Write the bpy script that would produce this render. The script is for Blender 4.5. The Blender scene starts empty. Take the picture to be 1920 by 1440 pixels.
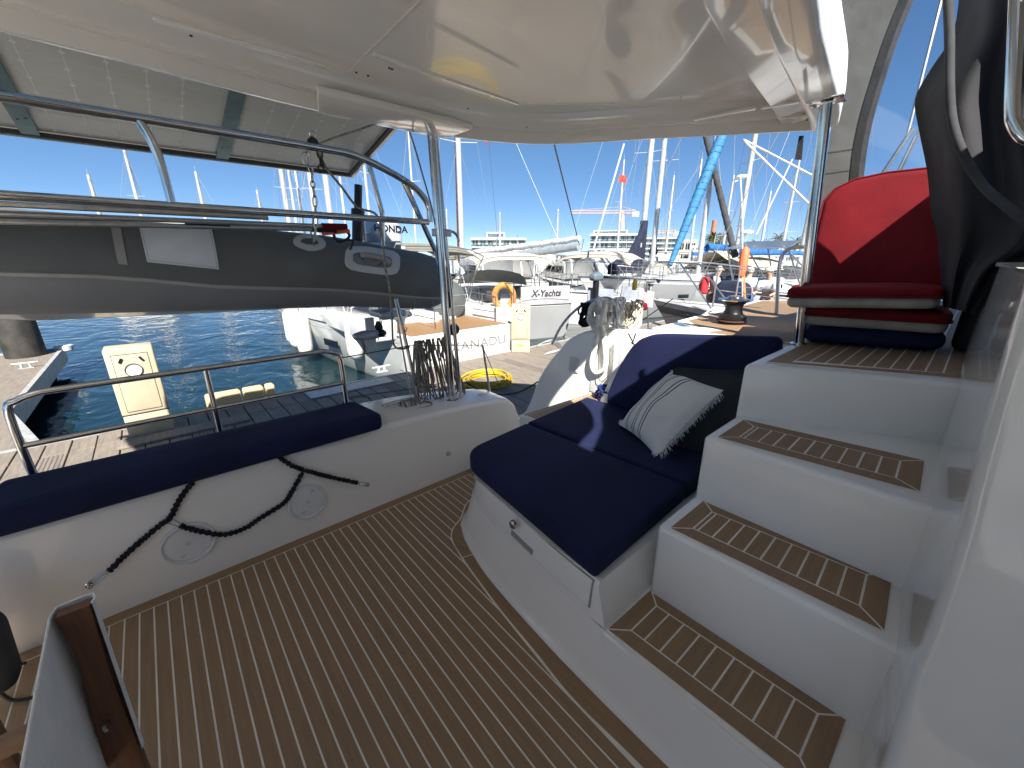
import bpy, bmesh, math, random
from mathutils import Vector, Matrix
R = math.radians
sc = bpy.context.scene
col = sc.collection
rng = random.Random(7)
# ---------------------------------------------------------------- camera
CAMROT = Matrix(((0.74928, 0.20184, -0.63074), (-0.66225, 0.22836, -0.71363), (0.0, 0.95242, 0.30478)))
CAMPOS = Vector((0, 0, 1.5))
cam_d = bpy.data.cameras.new('camera'); cam = bpy.data.objects.new('camera', cam_d); col.objects.link(cam)
cam.matrix_world = Matrix.Translation(CAMPOS) @ CAMROT.to_4x4()
cam_d.sensor_width = 36; cam_d.lens = 36 * 750 / 1920; cam_d.clip_start = 0.02; cam_d.clip_end = 6000
sc.camera = cam
# ---------------------------------------------------------------- sky, sun, exposure
SUN = Vector((-0.60, -0.97, 1.0)).normalized()
w = bpy.data.worlds.new('World'); sc.world = w; w.use_nodes = True
nt = w.node_tree; bg = nt.nodes['Background']
sky = nt.nodes.new('ShaderNodeTexSky'); sky.sky_type = 'NISHITA'; sky.sun_disc = False
sky.sun_elevation = math.asin(SUN.z); sky.sun_rotation = math.atan2(SUN.x, SUN.y)
sky.air_density = 0.5; sky.dust_density = 0.0; sky.ozone_density = 2.0; sky.altitude = 2500
gm = nt.nodes.new('ShaderNodeGamma'); gm.inputs[1].default_value = .62; nt.links.new(sky.outputs[0], gm.inputs[0])
hs = nt.nodes.new('ShaderNodeHueSaturation'); hs.inputs['Saturation'].default_value = 1.42; hs.inputs['Value'].default_value = .76
nt.links.new(gm.outputs[0], hs.inputs['Color']); nt.links.new(hs.outputs[0], bg.inputs[0]); bg.inputs[1].default_value = 0.15
sd = bpy.data.lights.new('sun', 'SUN'); sd.energy = 4.9; sd.angle = R(0.53); sd.color = (1, .955, .88)
so = bpy.data.objects.new('sun', sd); col.objects.link(so)
so.rotation_euler = SUN.to_track_quat('Z', 'Y').to_euler(); so.location = SUN * 50
sc.view_settings.view_transform = 'Standard'; sc.view_settings.look = 'None'
sc.view_settings.gamma = 1; sc.view_settings.use_curve_mapping = False
sc.view_settings.exposure = 1.42
sc.render.engine = 'CYCLES'
sc.cycles.max_bounces = 12; sc.cycles.diffuse_bounces = 8; sc.cycles.glossy_bounces = 6; sc.cycles.transparent_max_bounces = 16

# ---------------------------------------------------------------- geometry helpers
def ray(px, py):
    return (CAMROT @ Vector((px - 960, -(py - 720), -750))).normalized()
def at(px, py, ax, val):
    d = ray(px, py); return CAMPOS + d * ((val - CAMPOS[ax]) / d[ax])
def atd(px, py, D):
    d = ray(px, py); return CAMPOS + d * (D / math.hypot(d.x, d.y))
def gp(px, D, z=-1.0):
    p = atd(px, 500, D); return Vector((p.x, p.y, z))
def V(*a): return Vector(a)

def smooth(pts, n=6, closed=False):
    P = [Vector(p) for p in pts]; out = []; N = len(P)
    if N < 3 and not closed: return P
    rngi = range(N) if closed else range(N - 1)
    for i in rngi:
        if closed: a, b, c, d = P[(i-1) % N], P[i], P[(i+1) % N], P[(i+2) % N]
        else: a, b, c, d = P[max(i-1, 0)], P[i], P[i+1], P[min(i+2, N-1)]
        for k in range(n):
            t = k / n
            out.append(0.5*((2*b) + (c-a)*t + (2*a-5*b+4*c-d)*t*t + (3*b-a-3*c+d)*t**3))
    if not closed: out.append(P[-1])
    return out

class MB:
    def __init__(s): s.v = []; s.f = []; s.m = []; s.cur = 0
    def add(s, vs, fs):
        o = len(s.v); s.v += [tuple(x) for x in vs]
        for f in fs: s.f.append([i + o for i in f]); s.m.append(s.cur)
        return s
    def box(s, c, d, rot=None):
        c = Vector(c); h = Vector(d) / 2; vs = []
        for x in (-1, 1):
            for y in (-1, 1):
                for z in (-1, 1):
                    p = Vector((x*h.x, y*h.y, z*h.z)); vs.append(c + (rot @ p if rot else p))
        return s.add(vs, [(0,1,3,2),(4,6,7,5),(0,4,5,1),(2,3,7,6),(0,2,6,4),(1,5,7,3)])
    def bb(s, a, b):
        a = Vector(a); b = Vector(b)
        return s.box((a+b)/2, (abs(b.x-a.x), abs(b.y-a.y), abs(b.z-a.z)))
    def prism(s, pts, off):
        P = [Vector(p) for p in pts]; off = Vector(off); n = len(P)
        return s.add(P + [p + off for p in P], [list(range(n))[::-1], list(range(n, 2*n))] + [(i, (i+1) % n, n+(i+1) % n, n+i) for i in range(n)])
    def hexa(s, bot, top):
        return s.add(list(bot)+list(top), [(3,2,1,0),(4,5,6,7)]+[(i,(i+1)%4,4+(i+1)%4,4+i) for i in range(4)])
    def grid(s, rows, closed_u=False, closed_v=False, cap=False):
        n = len(rows[0]); vs = [p for r in rows for p in r]; fs = []; m = len(rows)
        for i in range(m if closed_u else m-1):
            for j in range(n if closed_v else n-1):
                a = i*n+j; b = i*n+(j+1) % n; c = ((i+1) % m)*n+(j+1) % n; d = ((i+1) % m)*n+j
                fs.append((a, b, c, d))
        if cap: fs.append(list(range(n))[::-1]); fs.append([(m-1)*n+j for j in range(n)])
        return s.add(vs, fs)
    def tube(s, pts, r, seg=8, cap=True, closed=False):
        P = [Vector(p) for p in pts]; n = len(P); rows = []
        up = Vector((0, 0, 1)); prev = None
        for i in range(n):
            if closed: t = P[(i+1) % n] - P[i-1]
            else: t = P[min(i+1, n-1)] - P[max(i-1, 0)]
            if t.length < 1e-9: t = Vector((0, 0, 1))
            t.normalize()
            if prev is None:
                a = t.cross(up)
                if a.length < 0.1: a = t.cross(Vector((1, 0, 0)))
            else: a = prev - t * prev.dot(t)
            a.normalize(); prev = a; b = t.cross(a)
            rr = r[i] if isinstance(r, (list, tuple)) else r
            rows.append([P[i] + (a*math.cos(2*math.pi*k/seg) + b*math.sin(2*math.pi*k/seg))*rr for k in range(seg)])
        return s.grid(rows, closed_u=closed, closed_v=True, cap=cap and not closed)
    def lathe(s, prof, o, ax=(0, 0, 1), seg=24):
        o = Vector(o); ax = Vector(ax).normalized(); a = ax.orthogonal().normalized(); b = ax.cross(a)
        rows = [[o + ax*z + (a*math.cos(2*math.pi*k/seg)+b*math.sin(2*math.pi*k/seg))*max(r, 1e-4) for k in range(seg)] for r, z in prof]
        return s.grid(rows, closed_v=True, cap=True)
    def ring(s, o, ax, Rr, r, seg=20, ts=6):
        o = Vector(o); ax = Vector(ax).normalized(); a = ax.orthogonal().normalized(); b = ax.cross(a)
        return s.tube([o+(a*math.cos(2*math.pi*k/seg)+b*math.sin(2*math.pi*k/seg))*Rr for k in range(seg)], r, ts, closed=True)
    def slab(s, outline, t, r, puff=0.0, n=5, caprings=4, frame=None, bottom=True):
        """rounded-edge cushion from a 2D outline (ccw); frame maps (u,v,w)->3D"""
        fr = frame or (lambda p: Vector(p))
        O = [Vector((p[0], p[1])) for p in outline]; N = len(O)
        cen = sum(O, Vector((0, 0))) / N
        nrm = []
        for i in range(N):
            d = (O[(i+1) % N] - O[i-1]); nv = Vector((-d.y, d.x))
            nv = nv.normalized() if nv.length > 1e-9 else Vector((0, 0)); nrm.append(nv)
        rows = []
        def ring(off, w): rows.append([fr((O[i].x+nrm[i].x*off, O[i].y+nrm[i].y*off, w)) for i in range(N)])
        base = [Vector((O[i].x+nrm[i].x*r, O[i].y+nrm[i].y*r)) for i in range(N)]
        def capring(k, w): rows.append([fr((base[i].x+(cen.x-base[i].x)*k, base[i].y+(cen.y-base[i].y)*k, w)) for i in range(N)])
        ks = [(i+1)/caprings*0.999 for i in range(caprings)]
        pf = lambda k: puff*(1-(1-min(1, k*1.6))**2)
        if bottom:
            for k in ks[::-1]: capring(k, 0)
        for i in range(n+1):
            a = math.pi/2*i/n; ring(r*(1-math.sin(a)), r*(1-math.cos(a)))
        for i in range(n+1):
            a = math.pi/2*i/n; ring(r*(1-math.cos(a)), t-r*(1-math.sin(a)))
        for k in ks: capring(k, t+pf(k))
        return s.grid(rows, closed_v=True, cap=True)
    def build(s, name, mats, parent=None, ang=35, bevel=0, kind=None):
        me = bpy.data.meshes.new(name); me.from_pydata([tuple(v) for v in s.v], [], s.f)
        if not isinstance(mats, (list, tuple)): mats = [mats]
        for m in mats: me.materials.append(m)
        me.polygons.foreach_set('material_index', s.m)
        bm = bmesh.new(); bm.from_mesh(me)
        bmesh.ops.recalc_face_normals(bm, faces=bm.faces)
        if bevel:
            ed = [e for e in bm.edges if len(e.link_faces) == 2 and e.calc_face_angle(0) > R(28)]
            bmesh.ops.bevel(bm, geom=ed, offset=bevel, segments=3, affect='EDGES', profile=.5, clamp_overlap=True)
        bm.to_mesh(me); bm.free()
        if ang:
            me.polygons.foreach_set('use_smooth', [True]*len(me.polygons)); me.set_sharp_from_angle(angle=R(ang))
        o = bpy.data.objects.new(name, me); col.objects.link(o)
        if parent: o.parent = parent
        if kind: o['kind'] = kind
        return o

def tag(o, label, cat, group=None):
    o['label'] = label; o['category'] = cat
    if group: o['group'] = group
    return o
def empty(name, label, cat, group=None, loc=(0, 0, 0)):
    """container; children are modelled in world coordinates relative to loc 0, so loc goes in a parent inverse"""
    o = bpy.data.objects.new(name, None); col.objects.link(o); o.empty_display_size = .1
    o.location = loc
    return tag(o, label, cat, group)
def keep(o, root):     # child modelled in world space under a root that stands elsewhere
    o.parent = root; o.matrix_parent_inverse = Matrix.Translation(-Vector(root.location)); return o
def copy_tree(o, parent=None):
    c = o.copy(); col.objects.link(c)
    if parent: c.parent = parent
    for ch in list(o.children): copy_tree(ch, c)
    return c

def rounded(poly, rad, n=5):
    """round the corners of a 2D polygon"""
    out = []; N = len(poly)
    for i in range(N):
        p = Vector(poly[i]); a = Vector(poly[i-1]); b = Vector(poly[(i+1) % N])
        r = rad[i] if isinstance(rad, (list, tuple)) else rad
        da = (a-p); db = (b-p)
        ra = min(r, da.length*.48, db.length*.48)
        A = p + da.normalized()*ra; B = p + db.normalized()*ra
        for k in range(n+1):
            t = k/n; out.append(A*(1-t)**2 + p*2*t*(1-t) + B*t*t)
    return out
def resample(poly, step):
    out = []; N = len(poly)
    for i in range(N):
        a = Vector(poly[i]); b = Vector(poly[(i+1) % N]); m = max(1, int((b-a).length/step))
        for k in range(m): out.append(a.lerp(b, k/m))
    return out

# ---------------------------------------------------------------- materials
MAT = {}
def mat(name, c, rough=.5, metal=0, var=.08, vs=6, bump=0, bs=60, coat=0, sheen=0, spec=.5, c2=None, stretch=None, bumps2=None, trans=0, crough=.05, alpha=1, dirt=0):
    m = bpy.data.materials.new(name); m.use_nodes = True; n = m.node_tree.nodes; l = m.node_tree.links
    b = n['Principled BSDF']
    b.inputs['Roughness'].default_value = rough; b.inputs['Metallic'].default_value = metal
    b.inputs['Coat Weight'].default_value = coat; b.inputs['Coat Roughness'].default_value = crough
    b.inputs['Sheen Weight'].default_value = sheen
    b.inputs['Specular IOR Level'].default_value = spec
    b.inputs['Transmission Weight'].default_value = trans; b.inputs['Alpha'].default_value = alpha
    tc = n.new('ShaderNodeTexCoord'); mp = n.new('ShaderNodeMapping'); l.new(tc.outputs['Object'], mp.inputs[0])
    if stretch: mp.inputs['Scale'].default_value = stretch
    nz = n.new('ShaderNodeTexNoise'); nz.inputs['Scale'].default_value = vs; nz.inputs['Detail'].default_value = 6; l.new(mp.outputs[0], nz.inputs['Vector'])
    mx = n.new('ShaderNodeMix'); mx.data_type = 'RGBA'
    ca = tuple(c)+(1,); 
    if c2: cb = tuple(c2)+(1,); 
    else: cb = tuple(min(1, x*(1-var*3)) for x in c)+(1,); ca = tuple(min(1, x*(1+var)) for x in c)+(1,)
    mx.inputs['A'].default_value = cb; mx.inputs['B'].default_value = ca
    mr = n.new('ShaderNodeMapRange'); mr.inputs['From Min'].default_value = .3; mr.inputs['From Max'].default_value = .7
    l.new(nz.outputs['Fac'], mr.inputs[0]); l.new(mr.outputs[0], mx.inputs['Factor']); l.new(mx.outputs['Result'], b.inputs['Base Color'])
    last = None
    def addb(scale, strength, dist, detail=3):
        nonlocal last
        z = n.new('ShaderNodeTexNoise'); z.inputs['Scale'].default_value = scale; z.inputs['Detail'].default_value = detail
        l.new(mp.outputs[0], z.inputs['Vector'])
        bp = n.new('ShaderNodeBump'); bp.inputs['Strength'].default_value = strength; bp.inputs['Distance'].default_value = dist
        l.new(z.outputs['Fac'], bp.inputs['Height'])
        if last: l.new(last.outputs[0], bp.inputs['Normal'])
        last = bp
    if bump: addb(bs, min(1, bump), .004)
    if bumps2: addb(bumps2[0], bumps2[1], bumps2[2], 2)
    if last: l.new(last.outputs[0], b.inputs['Normal'])
    MAT[name] = m; return m

gel = mat('gelcoat', (.82, .80, .755), .22, var=.015, vs=2, coat=.35, bumps2=(1.3, .18, .02), bump=.02, bs=400)
gelT = mat('gelcoat_roof', (.76, .745, .71), .13, var=.02, vs=1.5, coat=.8, bumps2=(2.2, .16, .02), crough=.03)
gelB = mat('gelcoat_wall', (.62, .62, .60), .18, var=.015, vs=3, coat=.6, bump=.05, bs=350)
nonskid = mat('gelcoat_textured', (.72, .73, .72), .5, var=.03, vs=5, bump=.5, bs=260)
teak = mat('synthetic_teak', (.31, .197, .105), .62, var=.10, vs=5, bump=.35, bs=70, stretch=(14, 1, 1), c2=(.25, .158, .09))
teakX = mat('synthetic_teak_cross', (.31, .197, .105), .62, var=.10, vs=5, bump=.35, bs=70, stretch=(1, 14, 1), c2=(.25, .158, .09))
teakL = mat('yacht_platform_teak', (.30, .175, .08), .55, vs=8, c2=(.24, .135, .06), stretch=(1, 12, 1))  # teak of the moored yacht's platform planks
caulk = mat('white_caulk', (.78, .75, .67), .6, var=.05)
steel = mat('stainless_steel', (.62, .62, .61), .13, 1, var=.03, vs=20, bump=.02)
steelm = mat('brushed_aluminium', (.55, .55, .54), .35, 1, var=.05, vs=20, bump=.1)
navy = mat('navy_canvas', (.011, .015, .058), .85, var=.12, vs=3, bump=.5, bs=420, sheen=.0, spec=.25, bumps2=(7, .16, .02))
red = mat('red_canvas', (.165, .006, .011), .85, var=.1, vs=4, bump=.5, bs=420, sheen=.0, spec=.25, bumps2=(7, .25, .02))
beige = mat('beige_fabric', (.36, .34, .29), .9, var=.1, vs=9, bump=.6, bs=300, bumps2=(11, .5, .02))
charp = mat('charcoal_pillow', (.022, .027, .028), .9, var=.12, vs=4, bump=.5, bs=300, bumps2=(5, .4, .03))
black = mat('black_plastic', (.012, .012, .013), .35, var=.2, vs=9)
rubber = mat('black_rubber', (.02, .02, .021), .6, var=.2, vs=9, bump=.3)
cordb = mat('black_cord', (.008, .009, .014), .9, var=.3, vs=60, bump=1, bs=250)
cover = mat('charcoal_cover', (.020, .020, .023), .85, var=.15, vs=3, bump=.4, bs=300, sheen=.02, bumps2=(3.5, .55, .05))
dcover = mat('dinghy_cover', (.118, .120, .115), .7, var=.08, vs=2, bump=.4, bs=300, bumps2=(5, .3, .03))
dtube = mat('dinghy_tube_grey', (.20, .20, .205), .6, var=.05, vs=2, bump=.2, bs=300)
dpale = mat('pale_grey_patch', (.50, .51, .50), .6, var=.04, vs=5, bump=.3, bs=300)
dhull = mat('dinghy_hull', (.40, .40, .39), .3, var=.06, vs=3, coat=.3)
white = mat('white_paint', (.62, .62, .60), .3, var=.03, vs=3, coat=.3, bump=.02)
canvas = mat('white_canvas', (.80, .80, .78), .9, var=.04, vs=8, bump=.8, bs=320)
woodr = mat('varnished_wood', (.17, .07, .032), .42, vs=4, c2=(.10, .04, .018), stretch=(22, 22, 1), bump=.3, bs=30, coat=.15)
woodl = mat('light_wood', (.30, .17, .085), .5, vs=4, c2=(.22, .12, .06), stretch=(1, 16, 16), bump=.3, bs=30)
rope = mat('grey_rope', (.30, .28, .25), .9, var=.2, vs=60, bump=.4, bs=220)
ropew = mat('white_rope', (.78, .78, .74), .85, var=.1, vs=60, bump=.4, bs=220)
roped = mat('dark_rope', (.06, .055, .05), .9, var=.3, vs=60, bump=1, bs=220)
ropebl = mat('blue_rope', (.01, .03, .22), .8, var=.2, vs=60, bump=1, bs=220)
yellow = mat('yellow_hose', (.55, .38, .02), .45, var=.1, vs=20)
orange = mat('orange_buoy', (.52, .22, .05), .7, var=.15, vs=9, bump=.3)
orangef = mat('orange_fender', (.80, .16, .06), .6, var=.1, vs=9)
pcell = mat('solar_backsheet', (.62, .62, .57), .32, var=.03, vs=4, coat=.2)
pline = mat('solar_grid_line', (.80, .80, .76), .4, var=.02)
teal = mat('anodised_crossbar', (.22, .33, .33), .4, .6, var=.1, vs=8)
dockw = mat('weathered_dock_wood', (.25, .21, .17), .85, vs=5, c2=(.165, .14, .115), stretch=(9, 1, 1), bump=.9, bs=24, bumps2=(90, .3, .003))
dockd = mat('dock_underframe', (.10, .09, .08), .8, var=.2)
galv = mat('galvanised_edge', (.50, .50, .48), .5, .3, var=.1, vs=12, bump=.3)
ped = mat('cream_pedestal', (.46, .40, .28), .5, var=.05, vs=5, bump=.15, bs=90)
gasket = mat('dark_gasket', (.05, .045, .04), .6)
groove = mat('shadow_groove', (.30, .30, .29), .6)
grip_m = mat('grip_grey', (.12, .10, .09), .8)
pvc = mat('board_fender_cream', (.72, .50, .26), .55, var=.06, vs=6)
pile = mat('tarred_pile', (.05, .042, .035), .75, var=.4, vs=5, bump=.8, bs=20, c2=(.012, .014, .012))
hullw = mat('hull_white', (.60, .60, .58), .22, var=.02, vs=1.5, coat=.5)
hullp = mat('hull_pale', (.42, .44, .43), .2, var=.05, vs=1.2, coat=.5)
hullg = mat('hull_silver', (.24, .245, .25), .25, var=.03, vs=1.2, coat=.5)
antif = mat('antifouling_dark', (.02, .045, .04), .7, var=.3, vs=4, bump=.4)
stripe = mat('dark_stripe', (.015, .02, .04), .3)
sailw = mat('sailcloth_white', (.62, .63, .64), .7, var=.05, vs=6, bump=.3, bs=40, bumps2=(6, .5, .05))
bimo = mat('bimini_olive', (.20, .185, .15), .85, var=.06, vs=4, bumps2=(3, .3, .04))
bimw = mat('bimini_cream', (.42, .39, .33), .85, var=.05, vs=4, bumps2=(3, .3, .04))
bluec = mat('blue_cover', (.015, .11, .36), .8, var=.12, vs=6, bumps2=(8, .5, .04))
bluef = mat('light_blue_sail_cover', (.03, .17, .34), .75, var=.1, vs=6, bumps2=(14, .4, .02))
dgrey = mat('dark_grey_cloth', (.045, .047, .052), .85, var=.15, vs=5, bumps2=(6, .4, .04))
navyc = mat('navy_cloth', (.010, .016, .045), .85, var=.2, vs=5, bumps2=(6, .5, .04))
greyc = mat('wheel_cover_grey', (.10, .115, .115), .8, var=.1, vs=3)
lgrey = mat('light_grey_cloth', (.36, .36, .37), .8, var=.06, vs=6, bumps2=(6, .3, .03))
maroon = mat('maroon_cover', (.10, .035, .03), .8, var=.2, vs=5)
wire = mat('wire_grey', (.22, .23, .24), .5)
alum = mat('mast_aluminium', (.52, .53, .53), .38, .35, var=.05, vs=4)
darkgl = mat('dark_glass', (.008, .010, .013), .06, var=.1, coat=.5)
winblu = mat('window_glass', (.10, .16, .19), .08, var=.3, vs=2, coat=.5)
bld = mat('white_render', (.55, .54, .51), .8, var=.03, vs=.4, bump=.2)
bldt = mat('beige_render', (.50, .43, .35), .8, var=.06, vs=.4)
stone = mat('quay_stone', (.42, .37, .29), .85, var=.15, vs=.5, bump=.5, bs=3)
brick = mat('red_brick', (.36, .16, .10), .85, var=.15, vs=2)
crane = mat('crane_paint', (.60, .40, .28), .6, var=.05)
palmg = mat('palm_green', (.055, .085, .03), .7, c2=(.09, .09, .04), vs=3)
palmt = mat('palm_trunk', (.16, .12, .08), .9, var=.2)
leafg = mat('shrub_green', (.045, .075, .025), .8, c2=(.08, .10, .04), vs=1.5)
skin = mat('skin', (.50, .30, .22), .55, var=.05)
hair = mat('grey_hair', (.50, .47, .42), .8, var=.2, vs=30)
skyglow = None

def glass_mat(name, tint=(1, 1, 1), op=.06):
    m = bpy.data.materials.new(name); m.use_nodes = True; n = m.node_tree.nodes; l = m.node_tree.links; n.clear()
    o = n.new('ShaderNodeOutputMaterial'); mx = n.new('ShaderNodeMixShader'); t = n.new('ShaderNodeBsdfTransparent'); g = n.new('ShaderNodeBsdfGlossy')
    t.inputs[0].default_value = tint + (1,); g.inputs['Roughness'].default_value = .06
    f = n.new('ShaderNodeFresnel'); f.inputs[0].default_value = 1.35
    z = n.new('ShaderNodeTexNoise'); z.inputs['Scale'].default_value = 3; bp = n.new('ShaderNodeBump'); bp.inputs['Strength'].default_value = .3; bp.inputs['Distance'].default_value = .03
    l.new(z.outputs['Fac'], bp.inputs['Height']); l.new(bp.outputs[0], g.inputs['Normal'])
    ma = n.new('ShaderNodeMath'); ma.operation = 'ADD'; ma.inputs[1].default_value = op; l.new(f.outputs[0], ma.inputs[0])
    l.new(ma.outputs[0], mx.inputs[0]); l.new(t.outputs[0], mx.inputs[1]); l.new(g.outputs[0], mx.inputs[2]); l.new(mx.outputs[0], o.inputs[0])
    MAT[name] = m; return m
vinyl = glass_mat('clear_vinyl', (.93, .95, .98), .03)
# ================================================================ SETTING: sea and seabed
WZ = -1.0; DZ = -0.5
def water_mat():
    m = bpy.data.materials.new('harbour_water'); m.use_nodes = True; n = m.node_tree.nodes; l = m.node_tree.links
    b = n['Principled BSDF']; b.inputs['Base Color'].default_value = (.004, .018, .022, 1); b.inputs['Roughness'].default_value = .03
    b.inputs['IOR'].default_value = 1.33; b.inputs['Specular IOR Level'].default_value = .62
    tc = n.new('ShaderNodeTexCoord'); last = None
    for sc_, st, di, strech in ((1.1, .35, .16, (1, .7, 1)), (4.2, .30, .045, (1, .6, 1)), (13, .25, .012, (1, .8, 1))):
        mp = n.new('ShaderNodeMapping'); mp.inputs['Scale'].default_value = strech; mp.inputs['Rotation'].default_value = (0, 0, .5)
        l.new(tc.outputs['Object'], mp.inputs[0])
        z = n.new('ShaderNodeTexNoise'); z.inputs['Scale'].default_value = sc_; z.inputs['Detail'].default_value = 2; z.inputs['Distortion'].default_value = .6
        l.new(mp.outputs[0], z.inputs['Vector'])
        bp = n.new('ShaderNodeBump'); bp.inputs['Strength'].default_value = st; bp.inputs['Distance'].default_value = di
        l.new(z.outputs['Fac'], bp.inputs['Height'])
        if last: l.new(last.outputs[0], bp.inputs['Normal'])
        last = bp
    l.new(last.outputs[0], b.inputs['Normal']); return m
m = MB(); m.add([(-3000, -3000, WZ), (3000, -3000, WZ), (3000, 3000, WZ), (-3000, 3000, WZ)], [(0, 1, 2, 3)])
m.build('water', water_mat(), kind='structure')

# ================================================================ OWN CATAMARAN
cat = empty('catamaran', 'white sailing catamaran whose teak decked cockpit, stairs and hardtop fill the foreground', 'catamaran')
# --- cockpit floor
COAM_Y = 2.18
base_bot = [(.915, -1.6), (.917, -.3), (.919, .2), (.924, .55), (.938, .86), (.971, 1.215), (1.01, 1.42), (1.065, 1.60), (1.13, 1.70), (1.25, 1.775), (1.45, 1.81), (2.5, 1.84)]
base_top = [(.955, -1.6), (.957, -.3), (.959, .2), (.967, .55), (.989, .86), (1.032, 1.2), (1.07, 1.40), (1.12, 1.53), (1.185, 1.60), (1.30, 1.655), (1.48, 1.69), (2.5, 1.75)]
curve = [(.845, -1.6), (.84, .2), (.833, .594), (.856, .819), (.882, 1.08), (.918, 1.33), (.949, 1.503), (.962, 1.563), (.99, 1.635), (1.043, 1.69), (1.127, 1.735), (1.25, 1.84), (1.45, 1.88)]
curve_s = smooth([V(a, b, 0) for a, b in curve], 6)
sole = MB(); sole.bb((-3.4, -1.6, -.12), (2.3, COAM_Y + .05, -.0006)); sole = sole.build('cockpit_sole', caulk, cat)
def ylim(x):            # where a plank at x meets the margin curve (lower limit of y)
    best = -1.55
    for a, b in zip(curve_s, curve_s[1:]):
        if min(a.x, b.x) <= x <= max(a.x, b.x) and abs(a.x-b.x) > 1e-9:
            t = (x-a.x)/(b.x-a.x); best = max(best, a.y+(b.y-a.y)*t)
    return best
x = -3.2; pitch = .048; x = -0.418 - pitch*58
while x < 2.2:
    a, b = x+.0029, x+pitch-.0029
    ya, yb = max(ylim(a), ylim(a+.006))+.003, max(ylim(b), ylim(b+.006))+.003
    if a > .83 and a < .85: pass
    top = 2.114
    if ya < top-.02:
        p = MB(); jit = rng.uniform(-.0001, .0001)
        bot = [V(a, ya, -.003), V(b, yb, -.003), V(b, top, -.003), V(a, top, -.003)]
        p.hexa(bot, [q+V(0, 0, .003+jit) for q in bot]); p.build('plank', teak, sole, ang=0)
    x += pitch
p = MB(); p.bb((-3.3, 2.119, -.003), (2.2, 2.178, .0002)); p.build('margin_plank', teakX, sole, ang=0)
# curved margin strip beside the sofa base
def strip(A, B, i0, i1, name='margin_plank'):
    p = MB(); a = A[i0:i1]; b = B[i0:i1]
    rows = [[V(q.x, q.y, .0004) for q in a], [V(q.x, q.y, .0004) for q in b], [V(q.x, q.y, -.003) for q in b], [V(q.x, q.y, -.003) for q in a]]
    p.grid(rows, closed_u=True); return p.build(name, teak, sole, ang=0)
bb_s = smooth([V(a, b, 0) for a, b in base_bot], 8)
def nearest(q):
    best = None
    for a, b in zip(bb_s, bb_s[1:]):
        d = b-a; t = max(0, min(1, (q-a).dot(d)/d.length_squared)); r_ = a+d*t
        if best is None or (r_-q).length < (best-q).length: best = r_
    return best
inner = []
for q in curve_s:
    n_ = nearest(q); d = (q-n_); inner.append(n_ + d*.03)
outer = [q + (inner[i]-q).normalized()*.003 for i, q in enumerate(curve_s)]
kcut = max(i for i, q in enumerate(curve_s) if q.y < 1.47)
o_c = outer[kcut-1].lerp(outer[kcut], .82); i_c = inner[kcut-1].lerp(inner[kcut], .82)
strip(outer[:kcut]+[o_c], inner[:kcut]+[i_c], 0, kcut+1); strip(outer, inner, kcut, len(outer))

# --- transom bench / coaming with rounded lip
def coam_h(x):
    pts = [(-4, .522), (.95, .522), (1.5, .50), (1.80, .475), (1.90, .45), (1.955, .40), (1.99, .32), (2.03, .15), (2.06, -.4)]
    for (a, b), (c, d) in zip(pts, pts[1:]):
        if a <= x <= c: return b+(d-b)*(x-a)/(c-a)
    return pts[-1][1]
rows = []
for x in [-3.4, -2, -1, -.5, 0, .5, .9, 1.1, 1.3, 1.5, 1.7, 1.8, 1.86, 1.9, 1.93, 1.955, 1.975, 1.99, 2.01, 2.03, 2.045, 2.06]:
    h = coam_h(x); yb = 2.72 - max(0, (x-1.2))*.25
    r = .035; y0 = COAM_Y
    prof = [(y0, -.02), (y0, h-r)] + [(y0+r*(1-math.cos(a)), h-r+r*math.sin(a)) for a in (.35, .75, 1.15, 1.57)] + [(y0+.3, h+.004), (yb-.06, h), (yb-.015, h-.02), (yb, h-.08), (yb+.05, -1.3)]
    rows.append([V(x, a, max(b, -1.3)) for a, b in prof])
m = MB(); m.grid(rows); m.build('transom_bench', gel, cat, ang=50)
# inspection hatches with ring, twist-lock marks
for hx, hz, hr in ((-.104, .215, .104), (.418, .207, .102)):
    m = MB(); m.lathe([(0, 0), (hr*.0, .004), (hr*.80, .004), (hr*.86, -.001), (hr*.9, -.001), (hr*.93, .012), (hr, .010), (hr*1.02, -.01)], (hx, COAM_Y-.002, hz), (0, -1, 0), 48)
    h = m.build('inspection_hatch', nonskid, cat, ang=30)
    m = MB(); m.lathe([(0, 0), (.011, 0), (.011, .004), (0, .004)], (hx, COAM_Y-.006, hz), (0, -1, 0), 6)
    for sg in (-1, 1):
        m.prism([V(hx+sg*.030-.014, COAM_Y-.006, hz+sg*.048), V(hx+sg*.030+.014, COAM_Y-.006, hz+sg*.048), V(hx+sg*.030, COAM_Y-.006, hz+sg*.048+sg*.022)], (0, -.003, 0))
    m.build('lock_mark', gelB, h)
# small stainless bayonet button
m = MB(); m.lathe([(0, 0), (.016, 0), (.017, .005), (.010, .008), (.008, .02), (0, .022)], (1.33, COAM_Y, .187), (0, -1, 0)); m.build('button', steel, cat)

# --- sofa base (moulded), top at .415
bt = smooth([V(a, b, .412) for a, b in base_top], 8)
b0 = smooth([V(a, b, 0) for a, b in base_bot], 8)
def lerp_row(t, z, off=0): return [V(b0[i].x+(bt[i].x-b0[i].x)*t - off, b0[i].y+(bt[i].y-b0[i].y)*t + (off*.5 if i > 60 else 0), z) for i in range(len(b0))]
m = MB()
m.grid([lerp_row(0, -.02, .022), lerp_row(0, .004, .02), lerp_row(0, .016, .012), lerp_row(.1, .045), lerp_row(.5, .21), lerp_row(.9, .385), lerp_row(1, .405, -.006), lerp_row(1, .412, -.02)])
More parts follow.
